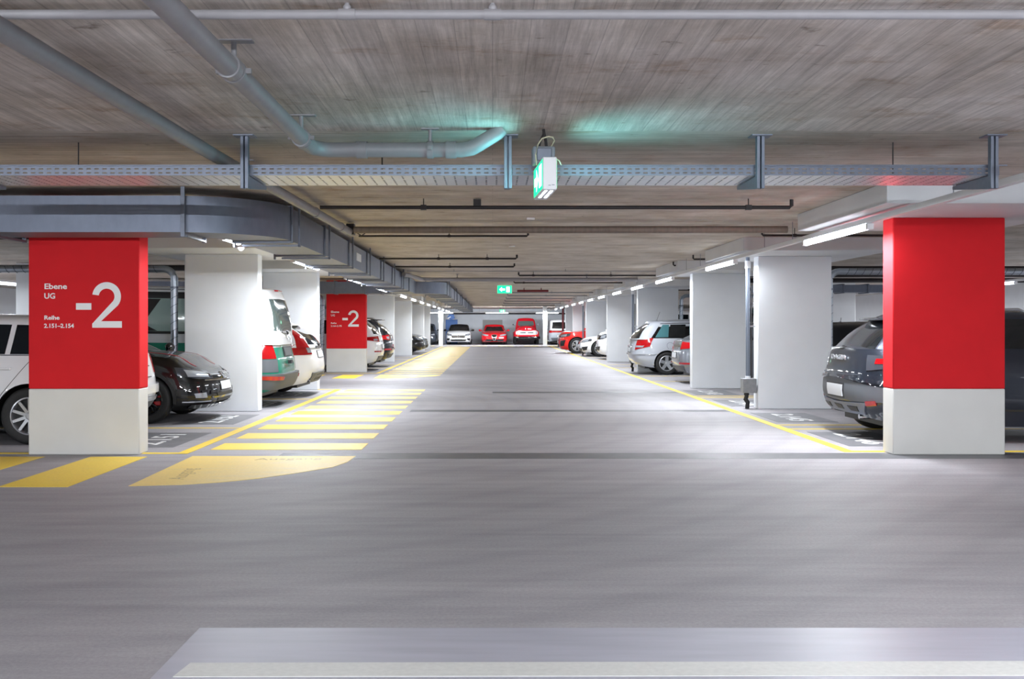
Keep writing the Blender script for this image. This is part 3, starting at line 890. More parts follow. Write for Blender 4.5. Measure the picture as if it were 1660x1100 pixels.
for k, (x, y) in enumerate(((.47, 12.15), (.32, 16.3))):
    tag(MB().box(x - .05, x + .05, y - .05, y + .05, CEIL - .02, CEIL).build('ceiling_plate', M['plastic'], bevel=.004), 'small white plate on the ceiling, %s one from the cable tray' % ORD[k], 'plate')
# ------------------------------------------------------------------ vehicles
def lerp_tab(tab, x):
    a = np.array(tab, float)
    return np.interp(x, a[:, 0], a[:, 1])

def smooth_tab(tab, x):
    """monotone cubic through the table"""
    a = np.array(tab, float)
    X, Y = a[:, 0], a[:, 1]
    if len(X) < 3:
        return np.interp(x, X, Y)
    h = np.diff(X)
    dl = np.diff(Y) / h
    m = np.zeros(len(X))
    m[0], m[-1] = dl[0], dl[-1]
    for i in range(1, len(X) - 1):
        if dl[i - 1] * dl[i] > 0:
            w1, w2 = 2 * h[i] + h[i - 1], h[i] + 2 * h[i - 1]
            m[i] = (w1 + w2) / (w1 / dl[i - 1] + w2 / dl[i])
    x = np.clip(x, X[0], X[-1])
    i = np.clip(np.searchsorted(X, x) - 1, 0, len(X) - 2)
    t = (x - X[i]) / h[i]
    return (2 * t**3 - 3 * t**2 + 1) * Y[i] + (t**3 - 2 * t**2 + t) * h[i] * m[i] + (-2 * t**3 + 3 * t**2) * Y[i + 1] + (t**3 - t**2) * h[i] * m[i + 1]

class Shell:
    """a stack of plan outlines between two height curves: car bodies and cabins"""
    def __init__(s, nose, tail, wt, lo, hi, pf, pr, q):
        s.lo, s.hi, s.pf, s.pr, s.q = lo, hi, pf, pr, q
        s.T = np.linspace(0, 1, 120)
        s.te = [smooth_tab(k, s.T) for k in (tail, nose, wt)]
        s.X = np.linspace(min(lo[0][0], hi[0][0]), max(lo[-1][0], hi[-1][0]), 240)
        s.zl, s.zh = smooth_tab(lo, s.X), smooth_tab(hi, s.X)
    def ends(s, t):
        return [np.interp(t, s.T, k) for k in s.te]
    def z(s, x, t):
        return np.interp(x, s.X, s.zl) * (1 - t) + np.interp(x, s.X, s.zh) * t
    def outline(s, ns, ne):
        sq = [(1, b) for b in np.linspace(0, 1, ne)] + [(a, 1) for a in np.linspace(1, -1, ns)[1:]] + [(-1, b) for b in np.linspace(1, 0, ne)[1:]]
        sq = np.array(sq, float)
        p = np.where(sq[:, 0] > 0, s.pf, s.pr)
        a, b = np.full(len(sq), .3), np.full(len(sq), 1.0)
        for _ in range(40):
            m = (a + b) / 2
            f = np.abs(m * sq[:, 0]) ** s.q + np.abs(m * sq[:, 1]) ** p
            a, b = np.where(f < 1, m, a), np.where(f < 1, b, m)
        return sq * m[:, None]
    def grid(s, nt=20, ns=84, ne=13):
        half = s.outline(ns, ne)
        full = np.vstack([half, np.column_stack([half[-2:0:-1, 0], -half[-2:0:-1, 1]])])
        rings = []
        for t in np.linspace(0, 1, nt):
            r, f, w = s.ends(t)
            x = (r + f) / 2 + (f - r) / 2 * full[:, 0]
            rings.append(np.column_stack([x, w * full[:, 1], s.z(x, t)]))
        return np.array(rings), len(half)
    def t_of(s, x, z):
        lo, hi = np.interp(x, s.X, s.zl), np.interp(x, s.X, s.zh)
        return float(np.clip((z - lo) / max(1e-3, hi - lo), -.1, 1.05))
    def pt(s, mode, a, b):
        """F/R: (y, z) on the nose/tail; S/s: (x, z) on the +y/-y flank; f/r: (arc from the centre, z) round the nose/tail; capital T suffix: b is the height fraction"""
        k = mode[0]
        T = mode.endswith('T')
        t = b if T else .5
        x = y = 0.0
        for _ in range(1 if T else 9):
            tc = min(1, max(0, t))
            r, f, w = s.ends(tc)
            c, h = (r + f) / 2, (f - r) / 2
            p = s.pf if k in 'Ff' else s.pr
            if k in 'FR':
                yy = a * w if T else a
                v = min(1, abs(yy) / w)
                u = (1 - v ** p) ** (1 / s.q)
                x, y = c + h * u * (1 if k == 'F' else -1), yy
            elif k in 'Ss':
                u = (a - c) / h
                p = s.pf if u > 0 else s.pr
                y = w * (max(0, 1 - min(1, abs(u)) ** s.q)) ** (1 / p) * (1 if k == 'S' else -1)
                x = a
            else:
                if not hasattr(s, '_o'):
                    s._o = s.outline(50, 30)
                o = s._o if k == 'f' else s._o[::-1]
                px, py = c + h * o[:, 0], w * o[:, 1]
                L = np.zeros(len(px))
                L[1:] = np.cumsum(np.sqrt(np.diff(px) ** 2 + np.diff(py) ** 2))
                x, y = float(np.interp(abs(a), L, px)), float(np.interp(abs(a), L, py)) * (1 if a >= 0 else -1)
            if not T:
                t += .8 * (s.t_of(x, b) - t)
        return Vector((float(x), float(y), float(s.z(x, min(1.05, max(-.05, t))))))
    def nrm(s, mode, a, b):
        e = .004
        pa, pb = s.pt(mode, a + e, b) - s.pt(mode, a - e, b), s.pt(mode, a, b + e) - s.pt(mode, a, b - e)
        n = pa.cross(pb)
        if n.length < 1e-9:
            return Vector((0, 0, 1))
        n.normalize()
        k = mode[0]
        ref = Vector({'F': (1, 0, .1), 'R': (-1, 0, .1), 'S': (0, 1, .1), 's': (0, -1, .1)}.get(k, (0, 0, 0)))
        if ref.length == 0:
            q = s.pt(mode, a, b)
            r, f, w = s.ends(.5)
            ref = Vector((q.x - (r + f) / 2, q.y * 2, .1))
        return n if n.dot(ref) > 0 else -n

def patch(sh, mode, tops, bots, off=.004, nu=5, nv=4, thick=.012, mb=None, dx=0.0):
    """a panel lying on the shell between two polylines, with a rim back to the surface"""
    mb = mb or MB()
    cols = []
    n = len(tops)
    for i in range(n - 1):
        for k in range(nu + (1 if i == n - 2 else 0)):
            f = k / nu
            cols.append(((tops[i][0] * (1 - f) + tops[i + 1][0] * f, tops[i][1] * (1 - f) + tops[i + 1][1] * f),
                         (bots[i][0] * (1 - f) + bots[i + 1][0] * f, bots[i][1] * (1 - f) + bots[i + 1][1] * f)))
    P, B = [], []
    for a, b in cols:
        for j in range(nv + 1):
            g = j / nv
            u, v = a[0] * (1 - g) + b[0] * g, a[1] * (1 - g) + b[1] * g
            p, nn = sh.pt(mode, u, v), sh.nrm(mode, u, v)
            P.append(p + nn * off + Vector((dx, 0, 0)))
            B.append(p + nn * (off - thick) + Vector((dx, 0, 0)))
    m, w = len(cols), nv + 1
    N = len(P)
    fs = []
    for i in range(m - 1):
        for j in range(nv):
            fs.append((i * w + j, (i + 1) * w + j, (i + 1) * w + j + 1, i * w + j + 1))
    ring = [i * w for i in range(m)] + [(m - 1) * w + j for j in range(1, w)] + [i * w + nv for i in range(m - 2, -1, -1)] + [j for j in range(nv - 1, 0, -1)]
    for i in range(len(ring)):
        a, b = ring[i], ring[(i + 1) % len(ring)]
        fs.append((a, b, b + N, a + N))
    return mb.add(P + B, fs)

PAINT = {}
def paint(rgb, **k):
    if rgb not in PAINT:
        PAINT[rgb] = painted('car_paint', rgb, **k)
    return PAINT[rgb]

def wheel_meshes(rad, wid, style, rim_m, side, parent, loc, caliper=None):
    """tyre with its rim as a sub-part; side is the outer direction in y"""
    s = side
    r0 = rad * .66
    h = wid / 2
    t = MB().lathe([(r0, -h * .8), (rad * .86, -h), (rad * .96, -h * .86), (rad, -h * .5), (rad, h * .5), (rad * .96, h * .86), (rad * .86, h), (r0, h * .8), (r0 * .98, h * .6), (r0 * .98, -h * .6)], (0, 0, 0), 'y', 40)
    t.f = t.f[:-2]
    o = t.build('wheel', M['rubber'], parent, angle=50)
    o.location = loc
    f = s * h
    rm = MB()
    rm.lathe([(r0 * 1.0, f * .80), (r0 * .93, f * .84), (r0 * .90, f * .45), (r0 * .88, 0)], (0, 0, 0), 'y', 40)
    rm.f = rm.f[:-2]
    n, wid0, wid1, sp = style
    yf, yb = f * .72, f * .48
    for k in range(n):
        a = 2 * math.pi * k / n + .3
        for da in ((-sp, sp) if sp else (0,)):
            ca, sa = math.cos(a), math.sin(a)
            cb, sb = math.cos(a + da), math.sin(a + da)
            vs = []
            for yy in (yf, yb):
                for rr, ww, cc, ss in ((r0 * .12, wid0, ca, sa), (r0 * .92, wid1, cb, sb)):
                    for e in (-1, 1):
                        vs.append((rr * cc - e * ww * r0 * ss, yy - (s * .012 if rr < r0 * .5 else 0), rr * ss + e * ww * r0 * cc))
            rm.add(vs, [(0, 1, 3, 2), (4, 6, 7, 5), (0, 2, 6, 4), (1, 5, 7, 3), (0, 4, 5, 1), (2, 3, 7, 6)])
    rm.lathe([(0.001, f * .74), (r0 * .16, f * .74), (r0 * .22, f * .62), (r0 * .22, f * .4), (.001, f * .4)], (0, 0, 0), 'y', 20)
    rm.build('rim', rim_m, o, angle=30)
    dk = MB().lathe([(.001, f * .22), (r0 * .9, f * .22), (r0 * .9, f * .1), (.001, f * .1)], (0, 0, 0), 'y', 32)
    dk.build('brake_disc', M['black'], o)
    if caliper:
        MB().box(r0 * .35, r0 * .8, min(f * .2, f * .42), max(f * .2, f * .42), -r0 * .35, r0 * .35).build('brake_caliper', caliper, o, bevel=.01)
    return o

def car(kind, name_label, cat, at, rz, sp, detail=None):
    """at = (x, y) of the point of the car at the rear centre if 'rear' else nose centre"""
    L, hw, H = sp['L'], sp['W'] / 2, sp['H']
    ca, sa = math.cos(rz), math.sin(rz)
    off = L / 2 if sp.get('by', 'rear') == 'rear' else -L / 2
    root = thing(kind, name_label, cat, (at[0] + ca * off, at[1] + sa * off, 0), rz)
    g = thing  # noqa
    body_m = paint(sp['rgb'], **sp.get('pk', {}))
    top_m = paint(sp['top']) if 'top' in sp else body_m
    low_m = paint(sp['low']) if 'low' in sp else body_m
    cx = -L / 2
    xr, xf, wr = sp['xr'], sp['xf'], sp['wr']
    low = Shell([(t, L + d) for t, d in sp['nose']], sp['tail'], [(t, hw * w) for t, w in sp.get('side', [(0, .93), (.3, 1.0), (.6, .99), (.85, .955), (1, .90)])],
                sp['lo'], sp['belt'], sp.get('pf', 2.7), sp.get('pr', 3.5), sp.get('q', 10))
    cab = Shell(sp['cnose'], sp['ctail'], [(0, hw * sp.get('cw0', .895)), (.55, hw * (.55 * sp['cw'] + .45 * .895)), (.88, hw * (sp['cw'] + .02)), (1, hw * (sp['cw'] - .07))],
                [(x, z - .03) for x, z in sp['belt']], sp['roof'], sp.get('cpf', 3.0), sp.get('cpr', 3.4), sp.get('cq', 12))
    class A: pass
    v = A()
    v.root, v.low, v.cab, v.hw, v.L, v.body_m, v.top_m, v.low_m = root, low, cab, hw, L, body_m, top_m, low_m
    def put(name, mb, m, parent=root, **k):
        mb.v = [(p[0] + cx, p[1], p[2]) for p in mb.v]
        return mb.build(name, m, parent, **k)
    v.put = put
    def pp(name, m, sh, mode, tops, bots, both=False, parent=None, **k):
        """panel part; both = mirrored twin as its own part"""
        out = put(name, patch(sh, mode, tops, bots, **k), m, parent or root, angle=60)
        if both:
            if mode[0] in 'Ss':
                mode2, t2, b2 = mode.swapcase() if not mode.endswith('T') else mode[0].swapcase() + 'T', tops, bots
            else:
                mode2, t2, b2 = mode, [(-a, b) for a, b in tops], [(-a, b) for a, b in bots]
            put(name, patch(sh, mode2, t2, b2, **k), m, parent or root, angle=60)
        return out
    v.pp = pp
    # ---- body with wheel openings
    def shell_mesh(sh, nt, arch, crown, closed_top=True):
        g, nh = sh.grid(nt)
        nr, no = g.shape[0], g.shape[1]
        P = g.reshape(-1, 3).copy()
        kill = np.zeros(len(P), bool)
        if arch:
            for wx in (xr, xf):
                ra = wr * 1.13
                dx, dz = P[:, 0] - wx, P[:, 2] - wr
                dist = np.hypot(dx, dz)
                ins = (dist < ra) & (np.abs(P[:, 1]) > hw * .5)
                kill |= ins
        F = []
        for i in range(nr - 1):
            for j in range(no):
                q = (i * no + j, i * no + (j + 1) % no, (i + 1) * no + (j + 1) % no, (i + 1) * no + j)
                if not all(kill[k] for k in q):
                    F.append(q)
        if arch:
            for wx in (xr, xf):
                ra = wr * 1.13
                for k in np.nonzero(kill)[0]:
                    dx, dz = P[k, 0] - wx, P[k, 2] - wr
                    dd = math.hypot(dx, dz)
                    if dd < ra:
                        if dd < 1e-4:
                            dx, dz, dd = 0, 1e-4, 1e-4
                        P[k, 0], P[k, 2] = wx + dx * ra / dd, wr + dz * ra / dd
        mb = MB().add([tuple(p) for p in P], F)
        if closed_top:
            top = g[-1]
            nx = 9
            wmax = max(abs(top[:, 1]))
            vs, fs = [], []
            for j in range(nh):
                y = top[j, 1]
                for k in range(nx):
                    f = 1 - 2 * k / (nx - 1)
                    cr = crown * (1 - f * f) * min(1, (y / wmax) ** 2 * 1.3)
                    vs.append((top[j, 0], y * f, top[j, 2] + cr))
            for j in range(nh - 1):
                for k in range(nx - 1):
                    fs.append((j * nx + k, (j + 1) * nx + k, (j + 1) * nx + k + 1, j * nx + k + 1))
            mb.add(vs, fs)
        return mb
    put('body', shell_mesh(low, 22, True, sp.get('crown', .05)), low_m, angle=50)
    put('cabin', shell_mesh(cab, 14, False, sp.get('rcrown', .045)), top_m, angle=50)
    put('underbody', MB().box(.35, L - .35, -hw * .72, hw * .72, .17, .36), M['black'])
    for wx in (xr, xf):
        for s in (-1, 1):
            m = MB()
            ra = wr * 1.125
            n = 16
            vs, fs = [], []
            for k in range(n + 1):
                a = R(-18 + 216 * k / n)
                for yy in (hw * .96, hw * .5):
                    vs.append((wx + ra * math.cos(a), s * yy, wr + ra * math.sin(a)))
            fs = [(2 * k, 2 * k + 2, 2 * k + 3, 2 * k + 1) for k in range(n)]
            fs.append(tuple(2 * k + 1 for k in range(n + 1)))
            m.add(vs, fs)
            put('wheel_housing', m, M['black'])
            wheel_meshes(wr, sp.get('tw', .21), sp.get('spokes', (5, .16, .12, 0)), sp.get('rim', M['alloy']), s, root, (wx + cx, s * (hw - sp.get('tw', .21) / 2 - .012), wr), sp.get('caliper'))
    # ---- glass
    G = sp.get('glass', M['glass'])
    a, b = sp.get('ws', (.06, .90))
    pp('windshield', G, cab, 'FT', [(-.80, b), (0, b), (.80, b)], [(-.86, a), (0, a - .02), (.86, a)], nu=7, nv=6)
    a, b = sp.get('rw', (.10, .86))
    k0 = sp.get('rww', .80)
    if a is not None:
        pp('rear_window', sp.get('rglass', G), cab, 'RT', [(-k0 * .94, b), (0, b + .02), (k0 * .94, b)], [(-k0, a), (0, a), (k0, a)], nu=7, nv=6)
    for w in sp['wins']:
        tops, bots = w[0], w[1]
        pp('side_window', w[2] if len(w) > 2 else G, cab, 'ST', tops, bots, both=True, nu=6, nv=4, off=.005)
    # ---- seams, handles, mirrors
    for xs in sp.get('seams', []):
        (xa, za), (xb, zb) = xs
        pp('door_seam', M['black'], low, 'S', [(xa - .004, za), (xa + .004, za)], [(xb - .004, zb), (xb + .004, zb)], both=True, nu=1, nv=10, off=.0012, thick=.004)
    for (xh, zh) in sp.get('handles', []):
        for s, mo in ((1, 'S'), (-1, 's')):
            q = low.pt(mo, xh, zh)
            put('door_handle', MB().box(q.x - .10, q.x + .10, q.y - .012, q.y + s * .035 if s > 0 else q.y + .012, q.z - .014, q.z + .014) if s > 0 else MB().box(q.x - .10, q.x + .10, q.y - .035, q.y + .012, q.z - .014, q.z + .014), body_m, bevel=.008)
    xm, zm = sp['mirror']
    for s in (-1, 1):
        m = MB().ball((xm, s * (hw + .10), zm), (.07, .11, .075), 14, 10)
        m.tube([(xm + .02, s * (hw * .86), zm - .06), (xm, s * (hw + .05), zm - .03)], .022, 8)
        put('mirror', m, sp.get('mirror_m', body_m))
    if sp.get('archtrim'):
        for wx in (xr, xf):
            for s in (1, -1):
                m = MB()
                n = 18
                vs, fs = [], []
                for k in range(n + 1):
                    aa = R(-8 + 196 * k / n)
                    for rr, o in ((wr * 1.11, .012), (wr * 1.26, .012), (wr * 1.26, -.01)):
                        px, pz_ = wx + rr * math.cos(aa), max(.16, wr + rr * math.sin(aa))
                        yy = abs(low.pt('S', min(max(px, .12), L - .12), max(pz_, .3)).y)
                        vs.append((px, s * (yy + o), pz_))
                for k in range(n):
                    for j in range(2):
                        fs.append((3 * k + j, 3 * k + j + 1, 3 * k + 3 + j + 1, 3 * k + 3 + j))
                put('arch_trim', m.add(vs, fs), sp['archtrim'])
    if sp.get('rails'):
        x0, x1 = sp['rails']
        for s in (1, -1):
            pts = []
            for k in range(9):
                x = x0 + (x1 - x0) * k / 8
                q = cab.pt('ST', x, .985)
                pts.append((x, s * (q.y - .03), q.z + (.045 if 0 < k < 8 else .0)))
            put('roof_rail', MB().tube(pts, .015, 8), sp.get('rail_m', M['alloy']))
    if detail:
        detail(v)
    return root

def plate(v, mode, y0, y1, z0, z1, frame=True):
    f = v.pp('number_plate', M['plate'], v.low, mode, [(y0, z1), (y1, z1)], [(y0, z0), (y1, z0)], nu=4, nv=2, off=.016, thick=.02)
    if frame:
        v.pp('plate_frame', M['black'], v.low, mode, [(y0 - .012, z1 + .012), (y1 + .012, z1 + .012)], [(y0 - .012, z0 - .012), (y1 + .012, z0 - .012)], nu=4, nv=2, off=.010, thick=.016, parent=None)
    return f

def ring_emblem(v, mode, y, z, r, m, bars=(), sh=None):
    """round badge: a ring and straight strokes inside it"""
    sh = sh or v.low
    q, n = sh.pt(mode, y, z), sh.nrm(mode, y, z)
    side = Vector((0, 0, 1)).cross(n).normalized()
    up = n.cross(side)
    mb = MB()
    def P(a, b, o):
        return q + side * a + up * b + n * o
    N = 24
    vs, fs = [], []
    for k in range(N):
        a = 2 * math.pi * k / N
        for rr, o in ((r, .006), (r, .024), (r * .82, .024), (r * .82, .006)):
            vs.append(P(rr * math.cos(a), rr * math.sin(a), o))
    for k in range(N):
        for j in range(3):
            a, b = k * 4 + j, ((k + 1) % N) * 4 + j
            fs.append((a, b, b + 1, a + 1))
    mb.add(vs, fs)
    for (a0, b0, a1, b1) in bars:
        d = Vector((a1 - a0, b1 - b0))
        w = Vector((-d.y, d.x)).normalized() * .07
        pts = [(a0 + w.x, b0 + w.y), (a1 + w.x, b1 + w.y), (a1 - w.x, b1 - w.y), (a0 - w.x, b0 - w.y)]
        mb.add([P(a * r, b * r, .022) for a, b in pts] + [P(a * r, b * r, .006) for a, b in pts], [(0, 1, 2, 3), (0, 1, 5, 4), (1, 2, 6, 5), (2, 3, 7, 6), (3, 0, 4, 7)])
    v.put('emblem', mb, m, smooth=False)
VW = [(-.34, .78, 0, .12), (.34, .78, 0, .12), (-.72, .42, -.36, -.72), (-.36, -.72, 0, .0), (0, .0, .36, -.72), (.36, -.72, .72, .42)]
STAR = [(0, .85, 0, 0), (0, 0, -.74, -.43), (0, 0, .74, -.43)]

def head(v, y0, y1, zo, zi, h, m=None, mode='f'):
    """headlamp with a bright lens inside a dark surround"""
    for s in (1, -1):
        b = v.pp('headlight', m or M['lamp_smoke'], v.low, mode, [(s * y0, zi + h * .4), (s * (y0 + y1) / 2, (zi + zo) / 2 + h * .55), (s * y1, zo + h * .5)],
                 [(s * y0, zi - h * .35), (s * (y0 + y1) / 2, (zi + zo) / 2 - h * .5), (s * y1, zo - h * .3)], nu=5, nv=4, off=.008)
        w = y1 - y0
        v.pp('lens', M['lamp_clear'], v.low, mode, [(s * (y0 + w * .15), zi + h * .3), (s * (y0 + w * .75), (zi + zo) / 2 + h * .42)],
             [(s * (y0 + w * .15), zi - h * .2), (s * (y0 + w * .75), (zi + zo) / 2 - h * .25)], nu=4, nv=3, off=.013, thick=.01, parent=None)

def tail_lamp(v, y0, y1, zt, zb, m=None, clear=None):
    for s in (1, -1):
        v.pp('tail_light', m or M['lamp_red'], v.low, 'r', [(s * y0, zt[0]), (s * (y0 + y1) / 2, (zt[0] + zt[1]) / 2), (s * y1, zt[1])],
             [(s * y0, zb[0]), (s * (y0 + y1) / 2, (zb[0] + zb[1]) / 2), (s * y1, zb[1])], nu=5, nv=4, off=.010, thick=.02)
        if clear:
            v.pp('reverse_light', M['lamp_clear'], v.low, 'r', [(s * clear[0], clear[2]), (s * clear[1], clear[2])], [(s * clear[0], clear[3]), (s * clear[1], clear[3])], nu=3, nv=2, off=.016, thick=.02)

def exhausts(v, ys, z, r=.04):
    for y in ys:
        v.put('exhaust_pipe', MB().lathe([(r, .02), (r, .3), (r * .8, .3), (r * .8, .03)], (v.low.pt('R', y, max(z, .32)).x - .02, y, z), 'x', 16), M['chrome'])

def wiper(v, t=.12, y0=-.05, y1=.42, tz=.22):
    a, b = v.cab.pt('RT', y0, t), v.cab.pt('RT', y1, tz)
    n = v.cab.nrm('RT', .1, t) * .02
    v.put('rear_wiper', MB().tube([a + n, b + n], .010, 6).ball(a + n, (.03, .035, .03), 10, 6), M['black'])

def spoiler(v, depth=.16, m=None, k=.8):
    pts = [v.cab.pt('RT', y, .97) for y in np.linspace(-k, k, 9)]
    vs = []
    for p in pts:
        vs += [p + Vector((.10, 0, .012)), p + Vector((-depth, 0, -.01)), p + Vector((-depth, 0, -.035)), p + Vector((.06, 0, -.04))]
    fs = []
    for i in range(8):
        for j in range(4):
            fs.append((i * 4 + j, i * 4 + (j + 1) % 4, i * 4 + 4 + (j + 1) % 4, i * 4 + 4 + j))
    fs += [(0, 1, 2, 3), (32, 33, 34, 35)]
    v.put('roof_spoiler', MB().add(vs, fs), m or v.top_m, bevel=.006)

def antenna(v, x, lean=-.3, h=.3):
    q = v.cab.pt('ST', x, 1.0)
    v.put('antenna', MB().tube([(x, 0, q.z + .02), (x + lean * h, 0, q.z + h)], .005, 6).ball((x, 0, q.z + .03), (.05, .02, .02), 8, 6), M['black'])
def mk(L, W, H, orr, off_, wr, br, bc, nh, cowl, rf, ctail, rgb, xb, xt, splits, **k):
    """car measurements: overhangs, belt heights at rear / cowl / nose, cowl and roof-front distance from the nose, tail of the cabin"""
    cx = L - cowl
    cn = [(0, cx + .12), (.35, cx - .18 * (cowl and 1)), (1, L - rf)]
    cn[1] = (.45, (cx + .12) * .52 + (L - rf) * .48 + .04)
    rt = ctail[-1][1]
    sp = dict(L=L, W=W, H=H, xr=orr, xf=L - off_, wr=wr, rgb=rgb,
              belt=[(0, br), (L * .3, br + .005), (cx, bc), (cx + .45, bc - .05), (L - .35, nh + .07), (L - .12, nh + .01), (L, nh - .02)],
              lo=[(0, .36), (.25, .25), (.6, .20), (L - .7, .18), (L - .25, .19), (L, .23)],
              nose=[(0, -.14), (.12, -.03), (.32, 0), (.6, -.015), (.85, -.06), (1, -.17)],
              tail=[(0, .13), (.10, .04), (.30, 0), (.55, .012), (.8, .045), (1, .08)],
              cnose=cn, ctail=ctail,
              roof=[(0, H - .12), (rt * .8, H - .05), (L * .36, H - .01), (L * .5, H), (L - rf, H - .06), (cx, H - .22)],
              cw=.72, mirror=(cx - .12, bc + .07),
              handles=[(cx - .95, bc - .09), (cx - 1.95, bc - .08)],
              seams=[((cx - .15, bc - .02), (cx - .10, .32)), ((cx - 1.12, bc - .02), (cx - 1.12, .28)), ((cx - 2.05, bc - .02), (cx - 1.85, .5))])
    t0, t1 = k.pop('wt', (.10, .83))
    fx0, fx1 = float(smooth_tab(cn, t0)) - .33, float(smooth_tab(cn, t1)) - .20
    ed = [(xb, xt)] + list(splits) + [(fx0, fx1)]
    wins = []
    for i in range(len(ed) - 1):
        a, b = ed[i], ed[i + 1]
        g = .03
        ga, gb = (0 if i == 0 else g), (0 if i == len(ed) - 2 else g)
        wins.append(([(a[1] + ga, t1), (b[1] - gb, t1)], [(a[0] + ga, t0), (b[0] - gb, t0)]))
    sp['wins'] = wins
    sp.update(k)
    return sp

def letters(v, body, z, width, h, m=None, end='R', y=0.0):
    """raised lettering across the tail or nose"""
    q = v.low.pt(end, y, z)
    if end == 'R':
        mw = Matrix.Translation((q.x - v.L / 2 - .012, y + width / 2, z)) @ Matrix.Rotation(R(-90), 4, 'Z') @ Matrix.Rotation(R(90), 4, 'X')
    else:
        mw = Matrix.Translation((q.x - v.L / 2 + .012, y - width / 2, z)) @ Matrix.Rotation(R(90), 4, 'Z') @ Matrix.Rotation(R(90), 4, 'X')
    text_mesh(body, h * 1.38, m or M['chrome'], v.root, 'lettering', mw, bold=.002, depth=.006, width=width)

def front_std(v, grille, intake, lampz, plate_z, hl=(.42, .80, .72, .66, .13), gm=None, plate_on=True, lm=None):
    y, z0, z1 = grille
    v.pp('grille', gm or M['gloss_black'], v.low, 'F', [(-y, z1), (y, z1)], [(-y * .88, z0), (y * .88, z0)], nu=8, nv=3, off=.008)
    y, z0, z1 = intake
    v.pp('air_intake', M['black'], v.low, 'F', [(-y, z1), (y, z1)], [(-y * .8, z0), (y * .8, z0)], nu=8, nv=3, off=.008)
    head(v, hl[0], hl[1], hl[2], hl[3], hl[4], lm)
    if plate_on:
        plate(v, 'F', -.24, .24, plate_z, plate_z + .11)

def rear_std(v, lamp, pz, diff=None, clear=None, refl=None):
    tail_lamp(v, *lamp, clear=clear)
    plate(v, 'R', -.25, .25, pz, pz + .12)
    if diff:
        y, z0, z1 = diff
        v.pp('rear_diffuser', M['grey_trim'], v.low, 'R', [(-y, z1), (0, z1), (y, z1)], [(-y * .86, z0), (0, z0), (y * .86, z0)], nu=7, nv=3, off=.012)
    if refl:
        y0, y1, z0, z1 = refl
        v.pp('reflector', M['lamp_red'], v.low, 'R', [(y0, z1), (y1, z1)], [(y0, z0), (y1, z0)], off=.016, both=True, nu=3, nv=2)

HATCH = [(0, .05), (.5, .17), (1, .52)]
WAGON = [(0, .08), (.5, .22), (1, .50)]
VAN = [(0, .03), (.5, .08), (1, .22)]
SUV = [(0, .10), (.5, .28), (1, .62)]
SALOON = [(0, .55), (.5, .95), (1, 1.55)]

# ---- left bays ---------------------------------------------------------------
WHITE = (224, 226, 229)
def d_white_wagon(v):
    rear_std(v, (.45, .98, (.98, .93), (.76, .78)), .72, (.55, .30, .46))
    v.pp('rear_bumper_trim', M['alloy'], v.low, 'r', [(0, .47), (.95, .47)], [(0, .42), (.95, .42)], both=True, off=.02, nu=10, nv=1)
    v.pp('rear_bumper_trim', v.body_m, v.low, 'r', [(0, .62), (1.0, .62)], [(0, .52), (1.0, .52)], both=True, off=.035, thick=.05, nu=10, nv=2)
    v.pp('window_trim', M['chrome'], v.cab, 'ST', [(.62, .085), (3.0, .085)], [(.62, .055), (3.0, .055)], both=True, nu=14, nv=1, off=.007)
    v.pp('side_skirt', v.body_m, v.low, 'S', [(1.42, .34), (3.3, .34)], [(1.42, .22), (3.3, .22)], both=True, nu=8, nv=2, off=.03, thick=.05)
car('car', 'white estate car mostly hidden behind the big red pillar', 'car', (-4.23, 12.0), math.pi,
    mk(4.65, 1.80, 1.45, 1.0, .85, .325, 1.0, .96, .74, 1.35, 2.0, WAGON, WHITE, .62, .95, [(1.28, 1.25), (2.32, 2.28)], spokes=(10, .09, .07, .0), rim=M['alloy'], handles=[(1.30, .86), (2.62, .87)],
       seams=[((1.00, .95), (1.42, .42)), ((2.42, .98), (2.42, .28)), ((3.3, .95), (3.35, .3))]), d_white_wagon)

